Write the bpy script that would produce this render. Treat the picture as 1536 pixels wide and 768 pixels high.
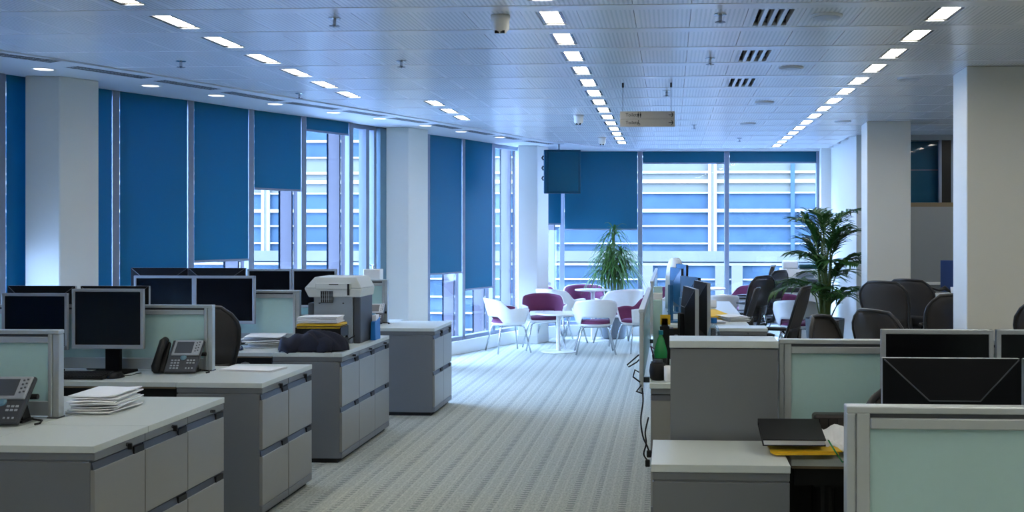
import bpy, bmesh, math, random
from mathutils import Matrix, Vector
for o in list(bpy.data.objects): bpy.data.objects.remove(o)
S = bpy.context.scene
COL = S.collection
R = math.radians
sin, cos, pi = math.sin, math.cos, math.pi
CEIL = 2.80

# ------------------------------------------------------------------ camera
cam = bpy.data.cameras.new('camera'); cam_o = bpy.data.objects.new('camera', cam); COL.objects.link(cam_o)
cam_o.location = (0, 0, 1.6); cam_o.rotation_euler = (R(90), 0, R(3.0))
cam.sensor_width = 36; cam.lens = 37.5; cam.shift_x = -0.1001; cam.shift_y = -0.0254
cam.clip_start = .05; cam.clip_end = 300
S.camera = cam_o

# ------------------------------------------------------------------ world, sun, exposure
w = bpy.data.worlds.new('sky'); S.world = w; w.use_nodes = True
nt = w.node_tree; nt.nodes.clear()
wo = nt.nodes.new('ShaderNodeOutputWorld'); bg = nt.nodes.new('ShaderNodeBackground')
bg.inputs['Color'].default_value = (.41, .60, 1.0, 1); bg.inputs['Strength'].default_value = 18.0
nt.links.new(bg.outputs[0], wo.inputs[0])
sun = bpy.data.lights.new('sun', 'SUN'); sun_o = bpy.data.objects.new('sun', sun); COL.objects.link(sun_o)
sun.energy = 3; sun.color = (.86, .93, 1.0); sun.angle = R(3)
sun_o.location = (0, -20, 40); sun_o.rotation_euler = (R(42), 0, R(-14))
S.view_settings.view_transform = 'Standard'; S.view_settings.look = 'None'
S.view_settings.gamma = 1; S.view_settings.use_curve_mapping = False
S.view_settings.exposure = 0.85
LAMP = 14.0                      # emission of the ceiling lamps' diffusers

# the line of the glazed front, from the camera's end round to the far wall (plan, metres)
FAC = [(-6.05, -5.0), (-6.05, 1.4), (-5.98, 3.0), (-5.84, 4.3), (-5.64, 5.6), (-5.45, 6.5), (-5.08, 7.84), (-4.734, 8.863), (-4.408, 9.578),
       (-4.14, 10.32), (-3.842, 10.977), (-3.543, 11.645), (-3.30, 12.30), (-3.013, 13.10), (-2.705, 13.79),
       (-2.438, 14.548), (-2.17, 15.22), (-1.637, 16.07), (-.458, 16.13), (.851, 16.2), (2.24, 16.27)]

# daylight portals: they give no light, they only guide sampling to the window openings
def portal(a, b):
    ax, ay = a; bx, by = b
    dx, dy = bx-ax, by-ay; l = math.hypot(dx, dy)
    L = bpy.data.lights.new('window_daylight', 'AREA'); o = bpy.data.objects.new('window_daylight', L); COL.objects.link(o)
    L.shape = 'RECTANGLE'; L.size = l; L.size_y = 2.6; L.cycles.is_portal = True
    o.matrix_world = Matrix(((dx/l, 0, -dy/l, (ax+bx)/2-dy/l*.06), (dy/l, 0, dx/l, (ay+by)/2+dx/l*.06), (0, 1, 0, 1.45), (0, 0, 0, 1)))
    # local -Z must look into the room: outward normal is the left side of a->b
for a, b in ((FAC[5], FAC[8]), (FAC[8], FAC[12]), (FAC[12], FAC[16]), (FAC[16], FAC[17]), (FAC[17], FAC[20])):
    portal(a, b)

# ------------------------------------------------------------------ materials
def lin(c): return c/12.92 if c <= .04045 else ((c+.055)/1.055)**2.4
def rgb(r, g, b): return (lin(r/255), lin(g/255), lin(b/255), 1)
MATS = {}
def mat(name, c, rough=.5, metal=0, spec=.5, noise=0, nscale=40, bump=0, bscale=200, trans=0, emit=None, estr=0, coat=0):
    if name in MATS: return MATS[name]
    m = bpy.data.materials.new(name); m.use_nodes = True; MATS[name] = m
    n = m.node_tree.nodes; l = m.node_tree.links; p = n['Principled BSDF']
    p.inputs['Base Color'].default_value = c; p.inputs['Roughness'].default_value = rough
    p.inputs['Metallic'].default_value = metal; p.inputs['Specular IOR Level'].default_value = spec
    p.inputs['Coat Weight'].default_value = coat
    tc = n.new('ShaderNodeTexCoord')
    nz = n.new('ShaderNodeTexNoise'); nz.inputs['Scale'].default_value = nscale; nz.inputs['Detail'].default_value = 3
    l.new(tc.outputs['Object'], nz.inputs['Vector'])
    rp = n.new('ShaderNodeMixRGB'); rp.blend_type = 'MIX'
    k = noise if noise else .03
    rp.inputs[1].default_value = tuple(x*(1-k) for x in c[:3])+(1,); rp.inputs[2].default_value = tuple(min(1, x*(1+k)) for x in c[:3])+(1,)
    l.new(nz.outputs['Fac'], rp.inputs[0]); l.new(rp.outputs[0], p.inputs['Base Color'])
    if bump:
        n2 = n.new('ShaderNodeTexNoise'); n2.inputs['Scale'].default_value = bscale
        l.new(tc.outputs['Object'], n2.inputs['Vector'])
        b = n.new('ShaderNodeBump'); b.inputs['Strength'].default_value = bump; b.inputs['Distance'].default_value = .003
        l.new(n2.outputs['Fac'], b.inputs['Height']); l.new(b.outputs[0], p.inputs['Normal'])
    if trans:
        t = n.new('ShaderNodeBsdfTranslucent'); t.inputs[0].default_value = c
        mx = n.new('ShaderNodeMixShader'); mx.inputs[0].default_value = trans
        l.new(p.outputs[0], mx.inputs[1]); l.new(t.outputs[0], mx.inputs[2])
        l.new(mx.outputs[0], n['Material Output'].inputs[0])
    if emit:
        p.inputs['Emission Color'].default_value = emit; p.inputs['Emission Strength'].default_value = estr
    return m
cab = mat('grey_cabinet_paint', rgb(118, 122, 126), .42, .15, noise=.02, nscale=8)
cabdrawer = mat('silver_drawer_paint', rgb(150, 150, 146), .34, .35, noise=.02, nscale=8)
topm = mat('pale_worktop_laminate', rgb(203, 211, 207), .32, noise=.015, nscale=15)
dark = mat('black_plastic', rgb(15, 16, 19), .5, spec=.35)
blackgap = mat('black_rubber', rgb(10, 10, 11), .8)
alu = mat('brushed_aluminium', rgb(196, 203, 205), .35, .55)
handlem = mat('steel_handle_channel', rgb(88, 92, 98), .45, .6)
silver = mat('silver_plastic', rgb(168, 174, 180), .38, .3)
screenm = mat('dark_lcd_screen', rgb(10, 11, 15), .22, spec=.3)
whitewall = mat('white_wall_paint', rgb(222, 224, 220), .6, noise=.01, nscale=3)
greywall = mat('grey_wall_paint', rgb(140, 144, 144), .6, noise=.01, nscale=3)
colm = mat('column_white_paint', rgb(226, 226, 218), .5, noise=.01, nscale=3)
soffm = mat('white_soffit_paint', rgb(214, 218, 222), .45, noise=.01, nscale=3)
mull = mat('window_frame_white', rgb(132, 142, 158), .6, spec=.2)
whiteplast = mat('white_plastic_shell', rgb(240, 240, 238), .28, coat=.3)
purple = mat('plum_upholstery', rgb(110, 45, 85), .8, noise=.1, nscale=120, bump=.3)
chrome = mat('chrome_steel', rgb(190, 195, 200), .15, 1)
mesh_m = mat('charcoal_chair_mesh', rgb(58, 54, 52), .6, noise=.15, nscale=300, bump=.4, bscale=500)
def f():
    n, l, M = nodes(mesh_m); tr = n.new('ShaderNodeBsdfTransparent'); mx = n.new('ShaderNodeMixShader'); mx.inputs[0].default_value = .16
    l.new(n['Principled BSDF'].outputs[0], mx.inputs[1]); l.new(tr.outputs[0], mx.inputs[2]); l.new(mx.outputs[0], n['Material Output'].inputs[0])
FMESH = f
framem = mat('graphite_chair_frame', rgb(34, 34, 35), .35)
paper = mat('white_paper', rgb(236, 238, 240), .8)
yellow = mat('yellow_card', rgb(235, 190, 40), .6)
navy = mat('navy_cloth', rgb(25, 30, 48), .85, noise=.15, nscale=60, bump=.4, bscale=150)
printerm = mat('printer_ivory_plastic', rgb(205, 210, 205), .5)
printerg = mat('printer_grey_plastic', rgb(140, 150, 155), .5)
bluecard = mat('blue_card', rgb(25, 120, 200), .5)
bluedark = mat('monitor_shell_blue_reflection', rgb(35, 95, 140), .4)  # blue reflection on the monitor backs, put into the shell colour
greenp = mat('green_bottle', rgb(30, 130, 70), .25)
brown = mat('desk_edge_beige', rgb(120, 105, 80), .6)
potm = mat('grey_planter', rgb(110, 120, 128), .5)
soil = mat('planter_soil', rgb(50, 40, 30), .9)
palmm = mat('palm_leaf', rgb(50, 95, 40), .45, noise=.25, nscale=6, trans=.15)
dracm = mat('dracaena_leaf', rgb(70, 115, 45), .45, noise=.3, nscale=6, trans=.15)
stemm = mat('plant_stem', rgb(95, 115, 60), .6)
signm = mat('sign_grey', rgb(190, 185, 175), .5)
inkm = mat('sign_ink', rgb(28, 28, 30), .6)
lampm = mat('lamp_diffuser', (1, 1, 1, 1), .6, emit=(1.0, .96, .86, 1), estr=LAMP)
lampw = mat('slot_lamp_diffuser', (1, 1, 1, 1), .6, emit=(.95, .97, 1.0, 1), estr=1.0)
reflm = mat('lamp_reflector_dark', rgb(60, 58, 56), .25, .9)
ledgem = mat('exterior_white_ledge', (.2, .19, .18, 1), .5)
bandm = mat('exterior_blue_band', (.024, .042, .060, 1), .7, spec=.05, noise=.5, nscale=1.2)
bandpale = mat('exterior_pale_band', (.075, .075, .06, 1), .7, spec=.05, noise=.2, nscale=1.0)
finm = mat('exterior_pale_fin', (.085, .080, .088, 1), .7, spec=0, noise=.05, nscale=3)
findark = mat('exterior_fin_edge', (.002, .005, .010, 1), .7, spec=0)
greenlid = mat('copier_dark_green', rgb(20, 70, 70), .4)
tealscr = mat('tv_screen', rgb(10, 84, 112), .3, spec=.2)  # reflection on the screen, put into its base colour as teal
groundm = mat('pavement_grey', rgb(150, 158, 168), .8, noise=.1, nscale=1)

def nodes(m):
    n = m.node_tree.nodes; l = m.node_tree.links
    def M(op, a, b=None, c=None):
        x = n.new('ShaderNodeMath'); x.operation = op
        for i, v in enumerate((a, b, c)):
            if v is None: continue
            if isinstance(v, (int, float)): x.inputs[i].default_value = v
            else: l.new(v, x.inputs[i])
        return x.outputs[0]
    return n, l, M
FMESH()
# ceiling metal: glossy white, fine perforation lines along the room
ceilm = mat('perforated_ceiling_metal', rgb(220, 222, 224), .27, .0, spec=.75, noise=.015, nscale=4)
def f():
    n, l, M = nodes(ceilm); p = n['Principled BSDF']
    tc = n.new('ShaderNodeTexCoord'); sx = n.new('ShaderNodeSeparateXYZ'); l.new(tc.outputs['Object'], sx.inputs[0])
    fr = M('FRACT', M('MULTIPLY', sx.outputs[0], 1/.026)); s = M('LESS_THAN', fr, .45)
    inx = M('LESS_THAN', M('ABSOLUTE', sx.outputs[0]), .14); s = M('MULTIPLY', s, inx)
    mx = n.new('ShaderNodeMixRGB'); mx.inputs[1].default_value = rgb(222, 224, 226); mx.inputs[2].default_value = rgb(196, 201, 204)
    l.new(s, mx.inputs[0]); l.new(mx.outputs[0], p.inputs['Base Color'])
    b = n.new('ShaderNodeBump'); b.inputs['Strength'].default_value = .05; b.inputs['Distance'].default_value = .001
    l.new(s, b.inputs['Height']); l.new(b.outputs[0], p.inputs['Normal'])
f()
runm = mat('ceiling_runner_metal', rgb(224, 226, 228), .2, 0, spec=.75)
# carpet: woven stripes along the room with short cross dashes
carpet = mat('woven_carpet', rgb(150, 152, 138), .9, spec=.15)
def f():
    n, l, M = nodes(carpet); p = n['Principled BSDF']
    tc = n.new('ShaderNodeTexCoord'); sx = n.new('ShaderNodeSeparateXYZ'); l.new(tc.outputs['Object'], sx.inputs[0])
    x, y = sx.outputs[0], sx.outputs[1]
    a = M('FRACT', M('MULTIPLY', x, 1/.30)); col = M('LESS_THAN', a, .14)
    col2 = M('LESS_THAN', M('ABSOLUTE', M('SUBTRACT', a, .55)), .05)
    d = M('LESS_THAN', M('FRACT', M('MULTIPLY', y, 1/.05)), .5)
    dash = M('MULTIPLY', M('MAXIMUM', col, M('MULTIPLY', col2, .6)), d)
    light = M('LESS_THAN', M('FRACT', M('MULTIPLY', x, 1/.06)), .22)
    weave = M('LESS_THAN', M('FRACT', M('MULTIPLY', y, 1/.024)), .4)
    mp = n.new('ShaderNodeMapping'); mp.inputs['Scale'].default_value = (90, 30, 1); l.new(tc.outputs['Object'], mp.inputs[0])
    nz = n.new('ShaderNodeTexNoise'); nz.inputs['Scale'].default_value = 1; nz.inputs['Detail'].default_value = 2; l.new(mp.outputs[0], nz.inputs['Vector'])
    v = M('SUBTRACT', M('ADD', M('MULTIPLY', light, .07), M('MULTIPLY', nz.outputs['Fac'], .55)), M('ADD', M('MULTIPLY', dash, .30), M('MULTIPLY', weave, .06)))
    cr = n.new('ShaderNodeValToRGB'); cr.color_ramp.elements[0].position = 0.0; cr.color_ramp.elements[1].position = .5
    cr.color_ramp.elements[0].color = rgb(132, 138, 132); cr.color_ramp.elements[1].color = rgb(196, 198, 184)
    l.new(v, cr.inputs[0]); l.new(cr.outputs[0], p.inputs['Base Color'])
    b = n.new('ShaderNodeBump'); b.inputs['Strength'].default_value = .3; b.inputs['Distance'].default_value = .0012
    l.new(v, b.inputs['Height']); l.new(b.outputs[0], p.inputs['Normal'])
f()
# roller blind: blue cloth letting daylight through
def blind_mat():
    m = bpy.data.materials.new('blue_blind_cloth'); m.use_nodes = True; n = m.node_tree.nodes; l = m.node_tree.links; n.remove(n['Principled BSDF'])
    tc = n.new('ShaderNodeTexCoord'); mp = n.new('ShaderNodeMapping'); mp.inputs['Scale'].default_value = (400, 400, 400); l.new(tc.outputs['Object'], mp.inputs[0])
    nz = n.new('ShaderNodeTexNoise'); nz.inputs['Scale'].default_value = 1; l.new(mp.outputs[0], nz.inputs['Vector'])
    mc = n.new('ShaderNodeMixRGB'); mc.inputs[1].default_value = (.002, .135, .225, 1); mc.inputs[2].default_value = (.003, .17, .285, 1); l.new(nz.outputs['Fac'], mc.inputs[0])
    d = n.new('ShaderNodeBsdfDiffuse'); t = n.new('ShaderNodeBsdfTranslucent'); g = n.new('ShaderNodeBsdfGlossy')
    g.inputs['Roughness'].default_value = .45; g.inputs['Color'].default_value = (.8, .8, .8, 1)
    l.new(mc.outputs[0], d.inputs[0]); l.new(mc.outputs[0], t.inputs[0])
    m1 = n.new('ShaderNodeMixShader'); m1.inputs[0].default_value = .32; l.new(d.outputs[0], m1.inputs[1]); l.new(t.outputs[0], m1.inputs[2])
    m2 = n.new('ShaderNodeMixShader'); m2.inputs[0].default_value = .03; l.new(m1.outputs[0], m2.inputs[1]); l.new(g.outputs[0], m2.inputs[2])
    l.new(m2.outputs[0], n['Material Output'].inputs[0]); return m
blindm = blind_mat()
def glass_mat(name, tint, gl):
    m = bpy.data.materials.new(name); m.use_nodes = True; n = m.node_tree.nodes; l = m.node_tree.links; n.remove(n['Principled BSDF'])
    t = n.new('ShaderNodeBsdfTransparent'); t.inputs[0].default_value = tint
    g = n.new('ShaderNodeBsdfGlossy'); g.inputs['Roughness'].default_value = .03
    lw = n.new('ShaderNodeLayerWeight'); pw = n.new('ShaderNodeMath'); pw.operation = 'POWER'; pw.inputs[1].default_value = 4
    l.new(lw.outputs['Facing'], pw.inputs[0]); fr = n.new('ShaderNodeMath'); fr.operation = 'MULTIPLY_ADD'; fr.inputs[1].default_value = .5; fr.inputs[2].default_value = gl
    l.new(pw.outputs[0], fr.inputs[0])
    mx = n.new('ShaderNodeMixShader'); l.new(fr.outputs[0], mx.inputs[0]); l.new(t.outputs[0], mx.inputs[1]); l.new(g.outputs[0], mx.inputs[2])
    l.new(mx.outputs[0], n['Material Output'].inputs[0]); return m
glassm = glass_mat('window_glass', (.92, .96, 1, 1), .02)
bottleg = glass_mat('clear_bottle', (.75, .86, .95, 1), .08)
frost = mat('frosted_green_glass', rgb(196, 228, 226), .2, spec=.5, trans=.2)

# ------------------------------------------------------------------ mesh helpers
class MB:
    def __init__(s, m=None): s.bm = bmesh.new(); s.m = m or Matrix()
    def v(s, p): return s.bm.verts.new(s.m @ Vector(p))
    def hull8(s, p):                                       # 4 bottom, 4 top (same winding)
        v = [s.v(q) for q in p]
        for f in ((3, 2, 1, 0), (4, 5, 6, 7), (0, 1, 5, 4), (1, 2, 6, 5), (2, 3, 7, 6), (3, 0, 4, 7)): s.bm.faces.new([v[i] for i in f])
        return s
    def box(s, x0, x1, y0, y1, z0, z1):
        if x0 > x1: x0, x1 = x1, x0
        if y0 > y1: y0, y1 = y1, y0
        return s.hull8([(x0, y0, z0), (x1, y0, z0), (x1, y1, z0), (x0, y1, z0), (x0, y0, z1), (x1, y0, z1), (x1, y1, z1), (x0, y1, z1)])
    def prism(s, pts, z0, z1):
        a = [s.v((x, y, z0)) for x, y in pts]; b = [s.v((x, y, z1)) for x, y in pts]; n = len(pts)
        s.bm.faces.new(a[::-1]); s.bm.faces.new(b)
        for i in range(n): s.bm.faces.new((a[i], a[(i+1) % n], b[(i+1) % n], b[i]))
        return s
    def tube(s, pts, r, n=8, closed=False):
        pts = [Vector(p) for p in pts]; rs = r if isinstance(r, (list, tuple)) else [r]*len(pts); rings = []; N = len(pts)
        prev = None
        for i, p in enumerate(pts):
            if closed: t = pts[(i+1) % N]-pts[i-1]
            else: t = pts[min(i+1, N-1)]-pts[max(i-1, 0)]
            t.normalize()
            if prev is None:
                up = Vector((0, 0, 1)) if abs(t.z) < .9 else Vector((1, 0, 0)); a = t.cross(up).normalized()
            else: a = (prev-t*prev.dot(t)).normalized()
            prev = a; b = t.cross(a)
            rings.append([s.v(p+(a*cos(2*pi*k/n)+b*sin(2*pi*k/n))*rs[i]) for k in range(n)])
        for i in range(N if closed else N-1):
            A, B = rings[i], rings[(i+1) % N]
            for k in range(n): s.bm.faces.new((A[k], A[(k+1) % n], B[(k+1) % n], B[k]))
        if not closed: s.bm.faces.new(rings[0][::-1]); s.bm.faces.new(rings[-1])
        return s
    def lathe(s, prof, n=20, c=(0, 0)):
        rings = []
        for r, z in prof: rings.append([s.v((c[0]+r*cos(2*pi*k/n), c[1]+r*sin(2*pi*k/n), z)) for k in range(n)])
        for A, B in zip(rings, rings[1:]):
            for k in range(n): s.bm.faces.new((A[k], A[(k+1) % n], B[(k+1) % n], B[k]))
        s.bm.faces.new(rings[0][::-1]); s.bm.faces.new(rings[-1]); return s
    def sheet(s, fn, nu, nv, th):                          # curved sheet with thickness; fn(u,v)->Vector, u,v in 0..1
        P = [[Vector(fn(i/nu, j/nv)) for j in range(nv+1)] for i in range(nu+1)]
        top = []; bot = []
        for i in range(nu+1):
            ra = []; rb = []
            for j in range(nv+1):
                du = P[min(i+1, nu)][j]-P[max(i-1, 0)][j]; dv = P[i][min(j+1, nv)]-P[i][max(j-1, 0)]
                n = du.cross(dv); n = n.normalized() if n.length > 1e-9 else Vector((0, 0, 1))
                ra.append(s.v(P[i][j]+n*th/2)); rb.append(s.v(P[i][j]-n*th/2))
            top.append(ra); bot.append(rb)
        for i in range(nu):
            for j in range(nv):
                s.bm.faces.new((top[i][j], top[i+1][j], top[i+1][j+1], top[i][j+1]))
                s.bm.faces.new((bot[i][j+1], bot[i+1][j+1], bot[i+1][j], bot[i][j]))
        for i in range(nu):
            s.bm.faces.new((top[i][0], bot[i][0], bot[i+1][0], top[i+1][0])); s.bm.faces.new((top[i+1][nv], bot[i+1][nv], bot[i][nv], top[i][nv]))
        for j in range(nv):
            s.bm.faces.new((top[0][j+1], bot[0][j+1], bot[0][j], top[0][j])); s.bm.faces.new((top[nu][j], bot[nu][j], bot[nu][j+1], top[nu][j+1]))
        return s
    def build(s, name, m, parent=None, bevel=0, smooth=False, seg=1):
        if bevel: bmesh.ops.bevel(s.bm, geom=list(s.bm.edges), offset=bevel, segments=seg, profile=.5, affect='EDGES', clamp_overlap=True)
        bmesh.ops.recalc_face_normals(s.bm, faces=s.bm.faces)
        me = bpy.data.meshes.new(name); s.bm.to_mesh(me); s.bm.free(); me.materials.append(m)
        if smooth: me.polygons.foreach_set('use_smooth', [True]*len(me.polygons))
        o = bpy.data.objects.new(name, me); COL.objects.link(o)
        if parent: o.parent = parent
        return o
def tag(o, label, cat, group=None):
    o['label'] = label; o['category'] = cat
    if group: o['group'] = group
    return o
def T(name, label, cat, loc=(0, 0, 0), rz=0, group=None, scale=1):
    o = bpy.data.objects.new(name, None); COL.objects.link(o); o.location = loc; o.rotation_euler = (0, 0, R(rz)); o.empty_display_size = .1
    o.scale = (scale,)*3
    return tag(o, label, cat, group)
def struct(name):
    o = bpy.data.objects.new(name, None); COL.objects.link(o); o['kind'] = 'structure'; o.empty_display_size = .1; return o
def st(o): o['kind'] = 'structure'; return o
def kids(o): return [c for c in bpy.data.objects if c.parent == o]
KID = {}
def dup(root, loc, rz=0, label=None, group=None, scale=1):
    if root.name not in KID:
        KID[root.name] = [(c, kids(c)) for c in kids(root)]
    r = root.copy(); COL.objects.link(r); r.location = loc; r.rotation_euler = (0, 0, R(rz)); r.scale = (scale,)*3
    if label: r['label'] = label
    if group: r['group'] = group
    for c, gs in KID[root.name]:
        d = c.copy(); COL.objects.link(d); d.parent = r
        for g in gs: e = g.copy(); COL.objects.link(e); e.parent = d
    return r
class Maker:
    """the first call builds the thing, later calls copy it"""
    def __init__(s, fn): s.fn = fn; s.o = None
    def __call__(s, label, loc, rz=0, group=None, scale=1):
        if s.o is None:
            s.o = s.fn(label, group); s.o.location = loc; s.o.rotation_euler = (0, 0, R(rz)); s.o.scale = (scale,)*3; return s.o
        r = dup(s.o, loc, rz, label, group, scale)
        if group is None and 'group' in r: del r['group']
        return r
ORD = ['first', 'second', 'third', 'fourth', 'fifth', 'sixth', 'seventh', 'eighth', 'ninth', 'tenth', 'eleventh', 'twelfth', 'thirteenth', 'fourteenth', 'fifteenth', 'sixteenth']

# ================================================================== STRUCTURE
XR, YB, YF = 8.0, -5.0, 16.3
st(MB().prism([(-6.3, YB), (XR, YB), (XR, YF+.3), (-1.6, YF+.3), (-2.3, 15.5), (-3.6, 12.4), (-5.2, 8.4), (-6.3, 5)], -.2, 0).build('floor', carpet))
# ceiling: slab above, metal tiles and runners hung below as its parts
ceil = struct('ceiling')
ROOF = [(-6.3, YB), (XR, YB), (XR, YF+.3), (-1.6, YF+.3), (-2.3, 15.5), (-3.6, 12.4), (-5.2, 8.4), (-6.3, 5)]
MB().prism(ROOF, CEIL+.06, CEIL+.3).build('ceiling_slab', whitewall, ceil)
SOFF = [(-5.2, 4.0), (-4.85, 5.5), (-4.45, 6.86), (-4.02, 7.85), (-3.60, 9.0), (-3.05, 10.4), (-2.65, 11.42), (-2.3, 12.44), (-1.78, 13.94), (-1.10, 15.25), (-.45, 15.93), (.4, 16.05), (2.3, 16.15)]
def soff_x(y):
    for (x0, y0), (x1, y1) in zip(SOFF, SOFF[1:]):
        if y0 <= y <= y1: return x0+(x1-x0)*(y-y0)/(y1-y0)
    return -5.2 if y < 4 else 9
PX_, PY_, X0_, Y0_ = .3127, .664, -.67, 5.806
def tile_mb(wd, ln):
    b = MB(); a, c = wd/2, ln/2; e = .0012
    b.hull8([(-a+e, -c+e, 0), (a-e, -c+e, 0), (a-e, c-e, 0), (-a+e, c-e, 0), (-a, -c, .012), (a, -c, .012), (a, c, .012), (-a, c, .012)])
    return b
TW, TL = PX_-.0012, PY_-.137-.001
LIGHTCELL = {}
for k in range(-15, 15): LIGHTCELL[(0, k)] = 1; LIGHTCELL[(7, k)] = 1  # rows carried on unseen behind the camera to light camera-facing sides
del LIGHTCELL[(0, 14)]
for k in range(-15, 6): LIGHTCELL[(-7, k)] = 1
for k in (6, 7, 8): LIGHTCELL[(-5, k)] = 1
for k in range(-15, 12): LIGHTCELL[(14, k)] = 1
VENTCELL = {(4, 0): 1, (4, 2): 1, (4, 4): 1}
cells = []
for k in range(-16, 16):
    yc = Y0_+PY_*k+(PY_-.137)/2
    for j in range(-17, 28):
        xc = X0_+PX_*j
        if xc+.15 < soff_x(yc)-.06 or xc > XR-.2: continue
        if yc > 13.5 and xc > 2.2: continue
        if yc+.3 > 16.1: continue
        if (j, k) in LIGHTCELL or (j, k) in VENTCELL: continue
        d = -xc*.052+yc; u = 921.6+1600*(xc+yc*.052)/max(d, .1); vis = d > 4 and -20 < u < 1556 and 345-1920/d > -25
        cells.append((0 if vis else 1, d, xc, yc))
cells.sort()
tmesh = None; rest = MB()
for i, (nv, d, xc, yc) in enumerate(cells):
    if i < 300 and not nv:
        if tmesh is None:
            t = tile_mb(TW, TL).build('ceiling_tile', ceilm, ceil); tmesh = t
        else:
            t = tmesh.copy(); COL.objects.link(t)
        t.location = (xc, yc, CEIL)
    else:
        a, c = TW/2, TL/2
        rest.box(xc-a, xc+a, yc-c, yc+c, CEIL, CEIL+.012)
rt = rest.build('ceiling_tile_field', ceilm, ceil); rt['kind'] = 'stuff'
for k in range(-16, 17):
    y1 = Y0_+PY_*k
    if y1 > 16.2: continue
    xs = soff_x(y1-.07)-.3; xe = XR if y1 < 13.6 else 2.36
    if xs < xe: MB().box(xs, xe, y1-.135, y1-.002, CEIL-.002, CEIL+.03).build('ceiling_runner', runm, ceil, bevel=.003)
# plain soffit strip along the glazed front (one trim)
MB_ = MB().prism(SOFF[::-1]+[(-5.2, YB)]+[(-6.2, YB)]+[(x-.08, y+.04) for x, y in FAC[1:]]+[(2.3, 16.4)], CEIL-.012, CEIL+.05)
trim1 = st(MB_.build('trim_1', soffm))
# walls
st(MB().box(-6.3, XR+.2, YB-.2, YB, 0, CEIL+.3).build('wall_back', whitewall))
st(MB().box(XR, XR+.2, YB, YF+.3, 0, CEIL+.3).build('wall_right', whitewall))
st(MB().prism([(2.24, 16.0), (2.38, 16.0), (2.38, 16.5), (2.24, 16.5)], 0, CEIL+.06).build('wall_front', whitewall))
st(MB().prism([(2.36, 13.70), (2.50, 13.70), (2.50, 16.3), (2.38, 16.3), (2.38, 16.0)], 0, CEIL+.06).build('wall_side', whitewall))
wp = struct('wall_partition')
MB().box(2.5, XR, 13.95, 14.1, 0, 1.90).build('wall_panel', greywall, wp)
MB().box(2.5, XR, 13.95, 14.1, 2.76, CEIL+.06).build('wall_header', greywall, wp)
MB().box(2.5, XR, 13.90, 13.95, .895, .93).build('dado_rail', whitewall, wp, bevel=.004)
w20 = struct('window_20')
MB().box(2.5, XR, 13.96, 14.06, 1.90, 1.955).build('window_sill', brown, w20)
for x in (2.55, 3.47, 3.62, 4.6, 5.6, 6.6): MB().box(x, x+.03, 13.98, 14.05, 1.955, 2.76).build('mullion', mull, w20)
MB().box(3.50, 3.62, 13.985, 14.045, 1.955, 2.76).build('mullion_cover', dark, w20)
MB().box(2.5, XR, 14.01, 14.016, 1.955, 2.76).build('pane', glassm, w20)
bl = T('roller_blind', 'long blue roller blind behind the high partition window at right', 'blind', (5.2, 14.2, 2.76))
MB().box(-2.7, 2.7, 0, .006, -.82, 0).build('blind_cloth', blindm, bl); MB().box(-2.7, 2.7, -.005, .015, -.38, -.365).build('crease_bar', mull, bl)
st(MB().box(2.5, XR, 16.2, 16.4, 0, CEIL+.06).build('wall_far', whitewall))
# columns
def column(label, pts):
    c = T('column', label, 'column', (pts[0][0], pts[0][1], 0)); x0, y0 = pts[0]
    MB().prism([(x-x0, y-y0) for x, y in pts], 0, CEIL-.012 if pts[0][0] < 0 else CEIL).build('shaft', colm, c, bevel=.006)
    cx = sum(p[0] for p in pts)/4; cy = sum(p[1] for p in pts)/4
    MB().prism([((x-cx)*1.02+cx-x0, (y-cy)*1.02+cy-y0) for x, y in pts], 0, .12).build('skirting', whitewall, c, bevel=.004)
column('white column at far left between the blue blinds', [(-4.96, 7.956), (-4.708, 8.0), (-4.55, 8.28), (-4.80, 8.24)])
column('white column in the middle of the left window front beside grey door', [(-3.29, 12.2), (-3.026, 12.21), (-2.87, 12.52), (-3.13, 12.51)])
column('white column behind the cafe chairs, beside the hanging television', [(-2.14, 14.9), (-1.867, 14.92), (-1.75, 15.26), (-2.02, 15.24)])
column('broad pale column at right edge of view', [(2.165, 7.93), (2.66, 7.95), (2.66, 8.42), (2.19, 8.40)])
column('pale column right of the tall palm', [(2.165, 11.9), (2.65, 11.93), (2.65, 12.40), (2.19, 12.38)])

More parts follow.
